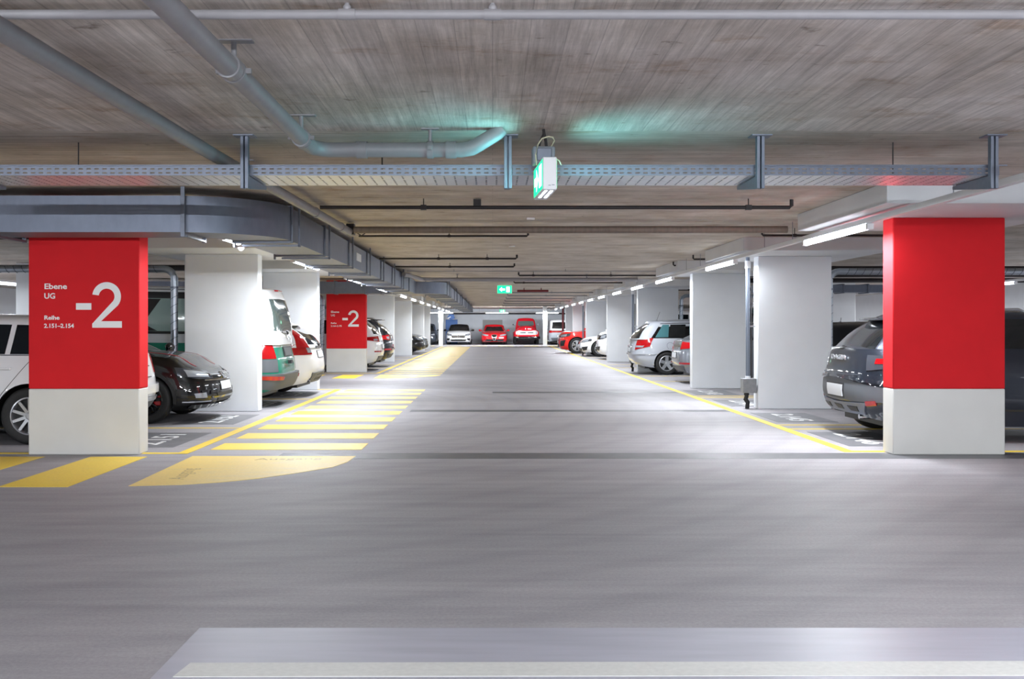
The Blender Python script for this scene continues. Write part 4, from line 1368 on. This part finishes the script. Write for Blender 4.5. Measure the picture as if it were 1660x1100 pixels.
M['pinstripe'] = mat('red_pinstripe', (170, 30, 40), .3)
def d_polo(v):
    front_std(v, (.50, .60, .68), (.40, .28, .40), None, .44, (.42, 1.02, .70, .65, .14), None, True, M['lamp_smoke'])
    v.pp('grille_bar', M['chrome'], v.low, 'F', [(-.62, .592), (0, .582), (.62, .592)], [(-.62, .578), (0, .566), (.62, .578)], nu=8, nv=1, off=.016)
    v.pp('grille_bar', M['chrome'], v.low, 'F', [(-.46, .655), (.46, .655)], [(-.46, .643), (.46, .643)], nu=8, nv=1, off=.016)
    ring_emblem(v, 'F', 0, .635, .065, M['chrome'], VW)
    v.pp('lower_lip', M['gloss_black'], v.low, 'f', [(0, .27), (.85, .27)], [(0, .225), (.85, .225)], both=True, off=.03, thick=.05, nu=10, nv=1)
    v.pp('bumper_bar', M['gloss_black'], v.low, 'F', [(-.55, .36), (.55, .36)], [(-.52, .335), (.52, .335)], nu=8, nv=1, off=.02)
    for s in (1, -1):
        v.pp('fog_light_surround', M['gloss_black'], v.low, 'f', [(s * .56, .45), (s * .95, .44)], [(s * .56, .31), (s * .92, .31)], nu=4, nv=3, off=.010)
        v.pp('fog_light', M['lamp_clear'], v.low, 'f', [(s * .66, .42), (s * .84, .41)], [(s * .64, .35), (s * .82, .35)], nu=4, nv=3, off=.016)
        v.pp('fog_light_trim', M['chrome'], v.low, 'f', [(s * .54, .31), (s * .98, .31)], [(s * .54, .295), (s * .98, .295)], nu=5, nv=1, off=.018)
        # stripes along the bonnet
        q = []
        for k in range(9):
            x = v.L - 1.0 + .70 * k / 8
            ye = abs(v.low.pt('ST', x, 1.0).y)
            z = float(smooth_tab(v.low.hi, x)) + .05 * (1 - (.46 / ye) ** 2) * min(1, (ye / (v.hw * .9)) ** 2 * 1.3)
            q.append((x, s * .46, z + .004))
        for (m_, o, w) in ((M['pinstripe'], 0, .012), (M['alloy_dark'], -.05, .035)):
            vs = []
            for (x, y, z) in q:
                vs += [(x, y + s * o - w, z), (x, y + s * o + w, z), (x, y + s * o + w, z - .02), (x, y + s * o - w, z - .02)]
            v.put('bonnet_stripe', MB().add(vs, [(4 * i + j, 4 * i + (j + 1) % 4, 4 * i + 4 + (j + 1) % 4, 4 * i + 4 + j) for i in range(8) for j in range(4)]), m_)
car('car', 'black hatchback with red bonnet pinstripes, nosing out beside the big red pillar', 'car', (-3.87, 14.35), 0,
    mk(4.05, 1.75, 1.44, .66, .86, .325, .98, .94, .70, 1.02, 1.85, HATCH, (6, 6, 7), .5, .75, [(1.5, 1.45)], by='front', spokes=(5, .16, .10, .22), rim=M['gloss_black'], caliper=M['lamp_red'], mirror_m=M['gloss_black'], archtrim=M['black']), d_polo)

GREEN = (26, 122, 100)
def d_van(v):
    for s in (1, -1):
        v.pp('tail_light', M['lamp_red'], v.low, 'r', [(s * .72, 1.06), (s * 1.04, 1.06)], [(s * .72, .80), (s * 1.06, .80)], nu=5, nv=4, off=.012, thick=.02)
        v.pp('corner_trim', M['grey_trim'], v.low, 'r', [(s * .70, .79), (s * 1.15, .79)], [(s * .70, .58), (s * 1.15, .58)], nu=5, nv=3, off=.010)
        v.pp('rear_bumper', M['grey_trim'], v.low, 'r', [(0, .55), (s * 1.3, .55)], [(0, .33), (s * 1.3, .33)], nu=14, nv=4, off=.07, thick=.10)
        v.pp('reflector', M['lamp_red'], v.low, 'r', [(s * .6, .52), (s * 1.05, .52)], [(s * .6, .47), (s * 1.05, .47)], nu=5, nv=1, off=.08, thick=.02)
    v.pp('tailgate_band', v.top_m, v.low, 'R', [(-.80, 1.06), (0, 1.06), (.80, 1.06)], [(-.80, .985), (0, .985), (.80, .985)], nu=6, nv=2, off=.006)
    f = v.pp('number_plate', M['alloy_dark'], v.low, 'R', [(-.26, .97), (.26, .97)], [(-.26, .84), (.26, .84)], nu=4, nv=2, off=.02, thick=.03)
    v.pp('plate_frame', M['black'], v.low, 'R', [(-.30, .985), (.30, .985)], [(-.30, .825), (.30, .825)], nu=4, nv=2, off=.014, thick=.02)
    ring_emblem(v, 'R', 0, 1.19, .075, M['chrome'], VW, v.cab)
    v.put('gate_handle', MB().box(-.05, .02, -.06, .06, .70, .76), M['black'])
    wiper(v, .22, .05, .5, .24)
    v.put('roof_lamp', MB().box(.16, .24, -.16, .16, 1.93, 1.955), M['lamp_red'], bevel=.006)
    # curtains tied back inside the side windows
    for mo in ('ST', 'sT'):
        for (a, b) in ((1.35, 2.35), (2.5, 3.3)):
            v.pp('curtain', M['curtain'], v.cab, mo, [(b - .42, .80), (b - .02, .80)], [(b - .12, .36), (b - .02, .36)], nu=4, nv=5, off=.0065)
            v.pp('curtain', M['curtain'], v.cab, mo, [(b - .14, .36), (b - .02, .36)], [(b - .36, .24), (b - .02, .24)], nu=4, nv=4, off=.0065)
            v.pp('window_rim', M['black'], v.cab, mo, [(a - .05, .92), (b + .05, .92)], [(a - .05, .81), (b + .05, .81)], nu=6, nv=2, off=.007)
            v.pp('window_rim', M['black'], v.cab, mo, [(a - .05, .235), (b + .05, .235)], [(a - .05, .19), (b + .05, .19)], nu=6, nv=1, off=.007)
        v.pp('roof_seam', M['black'], v.cab, mo, [(.4, .975), (3.6, .975)], [(.4, .965), (3.6, .965)], nu=12, nv=1, off=.004)
    front_std(v, (.6, .78, .92), (.6, .35, .5), None, .5, (.45, .9, .9, .84, .2))
vp = mk(4.9, 1.90, 1.98, .98, .92, .335, 1.06, 1.08, .98, .95, 1.85, VAN, GREEN, .55, .60, [(1.3, 1.32), (2.42, 2.42), (3.4, 3.36)], top=WHITE, cw=.86, wt=(.22, .84), rw=(.26, .84), rww=.84, rglass=M['glass_pale'], cpr=5, pr=5, cq=16, q=14,
        seams=[((1.3, 1.0), (1.3, .3)), ((2.45, 1.0), (2.45, .3)), ((3.4, 1.0), (3.4, .3))], handles=[(2.7, .98)])
for w in range(4):
    vp['wins'][w] = vp['wins'][w] + ((M['glass_van'] if w in (1, 2) else M['glass']),)
car('van', 'white and green camper van with curtained windows, behind a white pillar', 'van', (-3.50, 17.0), math.pi, vp, d_van)

def d_volvo(v):
    for s in (1, -1):
        v.pp('tail_light', M['lamp_red'], v.low, 'r', [(s * .62, 1.0), (s * .84, 1.0), (s * 1.02, .97)], [(s * .58, .80), (s * .80, .79), (s * 1.02, .79)], nu=5, nv=5, off=.014, thick=.025)
        v.pp('tail_light', M['lamp_red'], v.cab, 'r', [(s * .60, 1.28), (s * .70, 1.28)], [(s * .66, .93), (s * .93, .93)], nu=4, nv=6, off=.014, thick=.025)
        v.pp('reverse_light', M['lamp_clear'], v.low, 'r', [(s * .60, .93), (s * .70, .93)], [(s * .60, .83), (s * .70, .83)], nu=3, nv=3, off=.02, thick=.02)
    plate(v, 'R', -.26, .26, .74, .86)
    letters(v, 'VOLVO', .915, .72, .05, M['alloy_dark'])
    v.pp('rear_diffuser', M['grey_trim'], v.low, 'R', [(-.62, .46), (0, .46), (.62, .46)], [(-.56, .26), (0, .26), (.56, .26)], nu=7, nv=3, off=.02)
    for k in range(5):
        y = -.28 + .14 * k
        v.pp('diffuser_fin', M['black'], v.low, 'R', [(y - .045, .42), (y + .045, .42)], [(y - .04, .28), (y + .04, .28)], nu=2, nv=2, off=.024)
    exhausts(v, (-.55, .55), .33, .055)
    wiper(v, .10, -.04, -.45, .17)
    spoiler(v, .16, v.top_m, .82)
car('car', 'white estate car with tall red tail lamps, beyond the green and white van', 'car', (-3.36, 19.4), math.pi,
    mk(4.63, 1.86, 1.44, .95, .9, .33, .96, .93, .74, 1.35, 2.1, [(0, .05), (.5, .22), (1, .62)], (232, 232, 232), .7, 1.05, [(1.45, 1.4), (2.4, 2.36)], rw=(.14, .90), rww=.74), d_volvo)

def d_suv_white(v):
    rear_std(v, (.50, 1.12, (1.04, 1.0), (.86, .92)), .66, (.62, .30, .44), (.62, .8, .95, .90), (.45, .80, .56, .60))
    exhausts(v, (-.5, .5), .33)
    spoiler(v, .18)
car('car', 'white SUV with slim red lamps, half hidden by the farther red pillar', 'car', (-3.36, 30.3), math.pi,
    mk(4.45, 1.9, 1.62, .9, .88, .36, 1.08, 1.05, .90, 1.3, 2.1, SUV, WHITE, .7, 1.1, [(1.5, 1.45), (2.4, 2.36)], rails=(1.0, 2.6)), d_suv_white)
def d_suv_black(v):
    rear_std(v, (.46, 1.05, (1.06, 1.02), (.88, .92)), .74, (.66, .30, .44), (.55, .7, 1.0, .92), (.45, .82, .56, .61))
    spoiler(v, .30, M['gloss_black'], .8)
    exhausts(v, (-.5, .5), .33)
    v.pp('chrome_strip', M['chrome'], v.low, 'R', [(-.5, .92), (.5, .92)], [(-.5, .89), (.5, .89)], off=.012, nu=8, nv=1)
car('car', 'black SUV with large roof spoiler, just past the white SUV', 'car', (-3.30, 32.8), math.pi,
    mk(4.5, 1.9, 1.62, .92, .9, .36, 1.08, 1.05, .9, 1.3, 2.1, SUV, (18, 20, 26), .7, 1.1, [(1.5, 1.45), (2.4, 2.36)]), d_suv_black)
def d_front_dark(v):
    front_std(v, (.42, .56, .72), (.6, .26, .40), None, .44, (.44, .95, .76, .70, .15))
    v.pp('chrome_strip', M['chrome'], v.low, 'F', [(-.45, .745), (.45, .745)], [(-.45, .725), (.45, .725)], off=.012, nu=8, nv=1)
car('car', 'shiny black car whose nose shows before the dark silver one', 'car', (-3.26, 47.3), 0,
    mk(4.4, 1.82, 1.46, .8, .88, .33, .98, .95, .76, 1.2, 2.05, HATCH, (15, 16, 18), .6, .9, [(1.6, 1.55)], by='front'), d_front_dark)
car('car', 'dark silver car whose nose shows just past the shiny black one', 'car', (-3.26, 49.9), 0,
    mk(4.4, 1.82, 1.46, .8, .88, .33, .98, .95, .76, 1.2, 2.05, HATCH, (96, 102, 110), .6, .9, [(1.6, 1.55)], by='front'), d_front_dark)

# ---- end row ----------------------------------------------------------------
NOSE = -math.pi / 2
car('car', 'dark grey car of the end row, half hidden by the last white pillar', 'car', (-4.95, 71.0), NOSE,
    mk(4.3, 1.8, 1.5, .75, .85, .33, 1.0, .97, .78, 1.15, 1.95, HATCH, (52, 58, 68), .6, .9, [(1.6, 1.55)], by='front'), d_front_dark)
def d_merc(v):
    front_std(v, (.52, .50, .66), (.62, .27, .38), None, .40, (.50, 1.0, .74, .69, .13), None, True, M['lamp_smoke'])
    v.pp('grille_bar', M['chrome'], v.low, 'F', [(-.50, .60), (.50, .60)], [(-.50, .57), (.50, .57)], off=.016, nu=8, nv=1)
    ring_emblem(v, 'F', 0, .585, .10, M['chrome'], STAR)
    for s in (1, -1):
        v.pp('air_intake', M['black'], v.low, 'f', [(s * .62, .46), (s * .95, .46)], [(s * .66, .33), (s * .92, .30)], nu=4, nv=3, off=.012)
car('car', 'white saloon with black roof and round star badge, facing the camera at the end', 'car', (-2.46, 71.0), NOSE,
    mk(4.5, 1.82, 1.44, .9, .9, .335, 1.0, .97, .72, 1.25, 2.1, SALOON, (240, 242, 245), 1.1, 1.5, [(1.8, 1.8), (2.6, 2.55)], by='front', top=(16, 17, 19), mirror_m=M['gloss_black']), d_merc)
def d_alfa(v):
    front_std(v, (.0001, .5, .51), (.76, .27, .40), None, .5, (.42, 1.05, .73, .66, .12), None, False, M['lamp_clear'])
    tri = v.pp('shield_grille', M['gloss_black'], v.low, 'F', [(-.20, .68), (0, .72), (.20, .68)], [(-.03, .31), (0, .29), (.03, .31)], nu=6, nv=6, off=.012)
    for s in (1, -1):
        v.pp('shield_trim', M['chrome'], v.low, 'F', [(s * .17, .70), (s * .225, .70)], [(s * .015, .28), (s * .05, .28)], nu=2, nv=8, off=.02)
        v.pp('air_intake_trim', M['chrome'], v.low, 'F', [(s * .25, .275), (s * .76, .275)], [(s * .25, .255), (s * .76, .255)], nu=6, nv=1, off=.016)
    v.pp('shield_trim', M['chrome'], v.low, 'F', [(-.22, .70), (0, .74), (.22, .70)], [(-.20, .675), (0, .71), (.20, .675)], nu=5, nv=1, off=.022)
    plate(v, 'F', .34, .68, .45, .55, False)
car('car', 'red saloon with shield-shaped grille, facing the camera in front of the grey door', 'car', (.12, 71.0), NOSE,
    mk(4.6, 1.88, 1.42, .95, .88, .335, 1.0, .96, .74, 1.35, 2.15, SALOON, (196, 18, 30), 1.15, 1.55, [(1.85, 1.85), (2.7, 2.65)], by='front'), d_alfa)

def pickup(x, y):
    """round-fendered old pickup: bonnet between separate fenders, tall cab, bed behind"""
    L, hw = 4.8, .93
    red, cx = paint((186, 16, 34)), -L / 2
    t = thing('pickup_truck', 'old red pickup truck with round fenders and white grille, tallest of the end row', 'truck', (x, y + L / 2, 0), NOSE)
    class A: pass
    v = A()
    v.root, v.hw, v.L, v.body_m, v.top_m = t, hw, L, red, red
    def put(name, mb, m, parent=t, **k):
        mb.v = [(p[0] + cx, p[1], p[2]) for p in mb.v]
        return mb.build(name, m, parent, **k)
    v.put = put
    fend = Shell([(0, L - .10), (.3, L - .02), (.6, L), (1, L - .16)], [(0, 2.9), (1, 2.9)], [(0, hw * .97), (.4, hw), (.8, hw * .95), (1, hw * .72)], [(2.8, .45), (L - .4, .45), (L, .46)], [(2.8, 1.02), (L - .5, 1.10), (L, 1.05)], 3.4, 8, 7)
    hood = Shell([(0, L - .08), (.5, L - .06), (1, L - .28)], [(0, 2.8), (1, 2.85)], [(0, hw * .74), (.5, hw * .70), (1, hw * .52)], [(2.8, .9), (L, .9)], [(2.8, 1.36), (L - .6, 1.30), (L, 1.18)], 3.2, 8, 7)
    cab = Shell([(0, 3.0), (.45, 2.95), (.72, 2.76), (1, 2.55)], [(0, 1.75), (.7, 1.78), (1, 1.95)], [(0, hw * .86), (.4, hw * .84), (.7, hw * .78), (.92, hw * .70), (1, hw * .58)], [(1.5, .55), (3.2, .55)], [(1.5, 1.88), (2.3, 1.90), (3.2, 1.85)], 4, 5, 10)
    v.low, v.cab = fend, cab
    def pp(name, m, sh, mode, tops, bots, both=False, parent=None, **k):
        out = put(name, patch(sh, mode, tops, bots, **k), m, angle=60)
        if both:
            put(name, patch(sh, mode, [(-a, b) for a, b in tops], [(-a, b) for a, b in bots], **k), m, angle=60)
        return out
    v.pp = pp
    for nm, sh, cr in (('front_fenders', fend, .02), ('bonnet', hood, .07), ('cab', cab, .05)):
        g, nh = sh.grid(14, 50, 12)
        nr, no = g.shape[:2]
        mb = MB().add([tuple(p) for p in g.reshape(-1, 3)], [(i * no + j, i * no + (j + 1) % no, (i + 1) * no + (j + 1) % no, (i + 1) * no + j) for i in range(nr - 1) for j in range(no)])
        top = g[-1]
        wm = max(abs(top[:, 1]))
        vs = [(top[j, 0], top[j, 1] * (1 - k / 4), top[j, 2] + cr * (1 - (1 - k / 4) ** 2) * min(1, (top[j, 1] / wm) ** 2)) for j in range(nh) for k in range(9)]
        mb.add(vs, [(j * 9 + k, (j + 1) * 9 + k, (j + 1) * 9 + k + 1, j * 9 + k + 1) for j in range(nh - 1) for k in range(8)])
        put(nm, mb, red, angle=50)
    put('bed', MB().box(.05, 1.7, -.72, .72, .5, 1.15).box(.05, 1.7, -.92, -.72, .45, .9).box(.05, 1.7, .72, .92, .45, .9), red, bevel=.05)
    pp('windshield', M['glass_pale'], cab, 'F', [(-.56, 1.70), (0, 1.72), (.56, 1.70)], [(-.60, 1.38), (0, 1.37), (.60, 1.38)], nu=8, nv=5, off=.006)
    for mo in ('S', 's'):
        put('side_window', patch(cab, mo, [(2.0, 1.68), (2.58, 1.68)], [(1.98, 1.35), (2.74, 1.35)], nu=5, nv=4, off=.006), M['glass'], angle=60)
    pp('grille', M['letter'], fend, 'F', [(-.78, .92), (-.6, 1.0), (.6, 1.0), (.78, .92)], [(-.76, .76), (-.6, .72), (.6, .72), (.76, .76)], nu=6, nv=4, off=.025, thick=.05)
    pp('grille_slot', M['black'], fend, 'F', [(-.48, .885), (-.06, .885)], [(-.48, .825), (-.06, .825)], both=True, nu=5, nv=2, off=.032)
    for s in (1, -1):
        q = fend.pt('F', s * .66, .855)
        put('headlight', MB().lathe([(.001, .05), (.075, .04), (.105, .02), (.115, -.06)], (q.x, q.y, q.z), 'x', 24), M['lamp_clear'])
        q = fend.pt('F', s * .64, .64)
        put('indicator', MB().lathe([(.001, .04), (.04, .03), (.05, -.04)], (q.x, q.y, q.z), 'x', 16), M['amber'])
        put('mirror', MB().tube([(2.8, s * .78, 1.35), (2.75, s * .92, 1.42)], .012, 6).lathe([(.001, -.02), (.055, -.02), (.055, .02), (.001, .02)], (2.75, s * .94, 1.45), 'x', 18), M['alloy_dark'])
        for wx in (1.0, 3.95):
            wheel_meshes(.37, .2, (6, .2, .2, 0), M['letter'], s, t, (wx + cx, s * .80, .37))
    put('front_bumper', MB().sweep([(L - .12, -.95, .50), (L + .04, -.75, .50), (L + .08, 0, .50), (L + .04, .75, .50), (L - .12, .95, .50)], [(-.02, -.09), (.02, -.09), (.03, 0), (.02, .09), (-.02, .09)]), M['gloss_black'], bevel=.01)
    put('number_plate', MB().box(L + .085, L + .10, -.08, .12, .47, .55), M['plate'])
    q = hood.pt('F', .2, 1.12)
    put('bonnet_mark', MB().box(q.x - .06, q.x + .02, .06, .34, 1.12, 1.17).box(q.x - .06, q.x + .02, -.12, -.05, 1.10, 1.19), M['letter'])
    put('underbody', MB().box(.3, L - .3, -.6, .6, .3, .55), M['black'])
    for s in (1, -1):
        put('wiper', MB().tube([cab.pt('F', s * .15, 1.39) + Vector((.02, 0, 0)), cab.pt('F', s * .5, 1.42) + Vector((.02, 0, 0))], .01, 6), M['black'])
pickup(2.46, 71.0)

def d_minivan(v):
    rear_std(v, (.62, .98, (1.02, 1.02), (.86, .86)), .56, (.7, .30, .50))
    v.pp('lamp_band', M['lamp_red'], v.low, 'R', [(-.6, 1.0), (.6, 1.0)], [(-.6, .88), (.6, .88)], nu=8, nv=2, off=.01)
    wiper(v, .2)
car('van', 'pale two-tone minivan seen from behind, beyond the slim post and the red SUV', 'van', (4.9, 71.0), math.pi / 2,
    mk(4.5, 1.76, 1.80, .8, .8, .32, 1.08, 1.08, .95, .9, 1.7, [(0, .03), (.5, .12), (1, .40)], (150, 156, 164), .5, .7, [(1.3, 1.3), (2.3, 2.28)], top=WHITE, cw=.82, rw=(.16, .8), rww=.8), d_minivan)

# ---- right bays --------------------------------------------------------------
def d_redsuv(v):
    front_std(v, (.46, .62, .84), (.5, .30, .46), None, .5, (.48, 1.15, .90, .84, .16), None, True, M['lamp_smoke'])
    for s in (1, -1):
        v.pp('air_intake', M['black'], v.low, 'f', [(s * .66, .62), (s * 1.0, .66)], [(s * .62, .34), (s * .92, .38)], nu=4, nv=4, off=.012)
car('car', 'bright red SUV, nose out, between the white coupe and the last pillars', 'car', (3.25, 49.2), math.pi,
    mk(4.9, 1.98, 1.72, .95, .88, .385, 1.12, 1.10, .98, 1.35, 2.2, SUV, (222, 34, 28), .8, 1.2, [(1.7, 1.65), (2.7, 2.65)], by='front', spokes=(5, .12, .08, .2), rim=M['alloy']), d_redsuv)
def d_coupe(v):
    front_std(v, (.30, .50, .64), (.62, .24, .36), None, .42, (.40, 1.05, .72, .66, .13), None, True, M['lamp_smoke'])
    for s in (1, -1):
        v.pp('air_intake', M['black'], v.low, 'f', [(s * .62, .42), (s * .96, .45)], [(s * .66, .26), (s * .90, .30)], nu=4, nv=4, off=.012)
car('car', 'low white coupe, nose out, between the red SUV and the white van nose', 'car', (3.86, 44.15), math.pi,
    mk(4.65, 1.86, 1.39, .95, .84, .345, .98, .94, .72, 1.4, 2.25, SALOON, (240, 241, 243), 1.2, 1.6, [(1.9, 1.9), (2.6, 2.55)], by='front', spokes=(5, .12, .09, .22)), d_coupe)
def d_van_front(v):
    front_std(v, (.62, .80, .96), (.6, .36, .52), None, .5, (.48, .95, .95, .88, .2))
    ring_emblem(v, 'F', 0, .90, .10, M['chrome'], VW)
car('van', 'plain white van, nose out, showing only its front past a white pillar', 'van', (4.24, 40.2), math.pi,
    mk(4.9, 1.9, 1.97, .98, .9, .335, 1.08, 1.10, 1.04, .40, .85, VAN, (238, 240, 242), .55, .6, [(1.3, 1.3), (2.4, 2.4), (3.4, 3.36)], cw=.86, by='front', pr=5, cpr=5), d_van_front)

def d_astra(v):
    tail_lamp(v, .62, 1.06, (1.02, 1.01), (.68, .78), clear=None)
    for s in (1, -1):
        v.pp('reverse_light', M['lamp_clear'], v.low, 'r', [(s * .64, .80), (s * .90, .80)], [(s * .64, .75), (s * .86, .75)], nu=4, nv=2, off=.016, thick=.02)
    plate(v, 'R', -.26, .26, .62, .74)
    v.pp('chrome_strip', M['chrome'], v.low, 'R', [(-.45, .80), (.45, .80)], [(-.45, .76), (.45, .76)], off=.016, nu=8, nv=1)
    v.pp('bumper_ledge', v.body_m, v.low, 'r', [(0, .58), (1.28, .60)], [(0, .54), (1.28, .57)], both=True, off=.028, thick=.05, nu=14, nv=2)
    v.pp('side_moulding', v.body_m, v.low, 'S', [(1.35, .60), (3.6, .60)], [(1.35, .555), (3.6, .555)], both=True, nu=10, nv=1, off=.014)
    q = v.low.pt('s', .98, .80)
    m = MB()
    N = 28
    vs = []
    for k in range(N):
        a = 2 * math.pi * k / N
        for r in (.095, .088):
            p = v.low.pt('s', 1.02 + r * math.cos(a), .80 + r * math.sin(a))
            vs.append((p.x, p.y - .003, p.z))
    v.put('fuel_flap', m.add(vs, [(2 * k, 2 * ((k + 1) % N), 2 * ((k + 1) % N) + 1, 2 * k + 1) for k in range(N)]), M['seam'])
    antenna(v, .78, .35, .28)
    for s in (1, -1):
        v.pp('window_surround', M['gloss_black'], v.cab, 'ST' if s > 0 else 'sT', [(.78, .90), (3.05, .90)], [(.50, .06), (3.45, .06)], nu=12, nv=4, off=.002, thick=.006)
sp = mk(4.5, 1.76, 1.49, .93, .92, .32, 1.0, .96, .78, 1.2, 2.05, [(0, .05), (.5, .22), (1, .50)], (168, 172, 180), .66, .86, [(1.42, 1.40), (2.42, 2.38)], spokes=(5, .20, .20, 0), rails=(.75, 3.0), rail_m=M['alloy'], pk=dict(metal=.55, rough=.28), rw=(.06, .92), rww=.86)
sp['wins'] = [([(.84, .82), (1.02, .82)], [(.62, .12), (.98, .12)], M['glass_teal']), ([(1.05, .82), (1.48, .82)], [(1.01, .12), (1.44, .12)], M['glass']),
              ([(1.58, .82), (1.66, .82)], [(1.56, .12), (1.72, .12)], M['glass_teal']), ([(1.70, .82), (2.38, .82)], [(1.76, .12), (2.42, .12)], M['glass_teal']), ([(2.48, .82), (2.86, .82)], [(2.50, .12), (3.2, .12)], M['glass'])]
sp['archtrim'] = paint((168, 172, 180))
car('car', 'silver estate car with roof rails and teal windows, tail towards the aisle', 'car', (3.86, 27.95), 0, sp, d_astra)

def d_grey_car(v):
    rear_std(v, (.5, .98, (.98, .94), (.80, .84)), .60, (.66, .28, .42), None, (.5, .82, .46, .50))
    v.pp('chrome_strip', M['chrome'], v.low, 'R', [(-.5, .90), (.5, .90)], [(-.5, .86), (.5, .86)], off=.014, nu=8, nv=1)
    spoiler(v, .14)
car('car', 'grey car peeking out behind a white pillar, in front of the silver estate wheel', 'car', (4.30, 23.4), 0,
    mk(4.3, 1.8, 1.40, .85, .88, .33, 1.0, .96, .76, 1.2, 2.0, [(0, .12), (.5, .50), (1, 1.05)], (128, 132, 140), 1.0, 1.3, [(1.7, 1.65)], pk=dict(metal=.5, rough=.25)), d_grey_car)

def d_dacia(v):
    letters(v, 'DACIA', .935, .50, .058, M['alloy'])
    f = v.pp('number_plate', M['plate'], v.low, 'R', [(-.26, .635), (.26, .635)], [(-.25, .50), (.25, .50)], nu=4, nv=2, off=.022, thick=.03)
    v.pp('plate_recess', M['black'], v.low, 'R', [(-.30, .655), (.30, .655)], [(-.28, .48), (.28, .48)], nu=4, nv=2, off=.014, thick=.02)
    v.pp('bumper_panel', M['grey_trim'], v.low, 'r', [(0, .72), (.45, .70), (.98, .62)], [(0, .46), (.45, .46), (.98, .46)], both=True, nu=7, nv=4, off=.010, thick=.02)
    v.pp('bumper_edge', v.body_m, v.low, 'r', [(0, .755), (.5, .74), (1.02, .70)], [(0, .72), (.5, .705), (1.02, .66)], both=True, nu=7, nv=2, off=.03, thick=.05)
    v.pp('skid_plate', M['galv'], v.low, 'R', [(-.70, .45), (0, .43), (.70, .45)], [(-.60, .31), (0, .30), (.60, .31)], nu=8, nv=4, off=.018, thick=.03)
    for y in (-.42, 0, .42):
        v.pp('skid_slot', M['black'], v.low, 'R', [(y - .12, .40), (y + .12, .40)], [(y - .10, .345), (y + .10, .345)], nu=3, nv=2, off=.023, thick=.02)
    for s in (1, -1):
        v.pp('tail_light', M['lamp_smoke'], v.low, 'r', [(s * .66, 1.0), (s * 1.05, .99)], [(s * .70, .82), (s * 1.02, .86)], nu=5, nv=4, off=.012, thick=.02)
        v.pp('tail_light', M['lamp_red'], v.low, 'r', [(s * .78, .96), (s * 1.0, .96)], [(s * .78, .90), (s * 1.0, .90)], nu=4, nv=2, off=.017, thick=.02)
        v.pp('reflector', M['lamp_red'], v.low, 'R', [(s * .70, .47), (s * .79, .48)], [(s * .69, .42), (s * .79, .43)], nu=3, nv=2, off=.026, thick=.03)
    v.pp('gate_crease', M['seam'], v.low, 'R', [(-.62, .775), (0, .765), (.62, .775)], [(-.62, .765), (0, .755), (.62, .765)], nu=8, nv=1, off=.006)
    wiper(v, .06, .10, -.40, .05)
    v.put('wiper_cover', MB().ball(v.cab.pt('RT', 0, .05) + Vector((-.02, 0, .01)), (.05, .16, .03), 14, 8), M['black'])
    spoiler(v, .20, v.top_m, .80)
    exhausts(v, (-.45,), .27, .03)
car('car', 'dark grey hatchback with pale plate low on its bumper, beside a large white pillar', 'car', (4.22, 12.15), 0,
    mk(4.1, 1.82, 1.50, .80, .83, .345, 1.07, .98, .82, 1.1, 1.95, [(0, .12), (.5, .32), (1, .66)], (42, 47, 57), .7, .95, [(1.6, 1.55)], archtrim=M['grey_trim'], rails=(.9, 2.3), pk=dict(metal=.4, rough=.3), rw=(.06, .90), rww=.82), d_dacia)
def d_black_far(v):
    rear_std(v, (.5, .98, (.98, .94), (.78, .82)), .6)
    antenna(v, .7, .1, .12)
car('car', 'black car deep in the bays, roof showing behind the dark grey hatchback', 'car', (5.75, 18.3), 0,
    mk(4.2, 1.8, 1.40, .8, .85, .33, 1.02, .96, .78, 1.1, 1.95, [(0, .02), (.5, .06), (1, .2)], (14, 15, 18), .6, .9, [(1.6, 1.55)]), d_black_far)
car('van', 'dark van deep in the bays behind the silver estate roof', 'van', (5.9, 31.0), math.pi,
    mk(4.9, 1.9, 1.9, .98, .9, .335, 1.08, 1.10, 1.0, .95, 1.8, VAN, (30, 60, 62), .55, .6, [(1.3, 1.3), (2.4, 2.4), (3.4, 3.36)], cw=.86, by='front', pr=5, cpr=5), d_van_front)
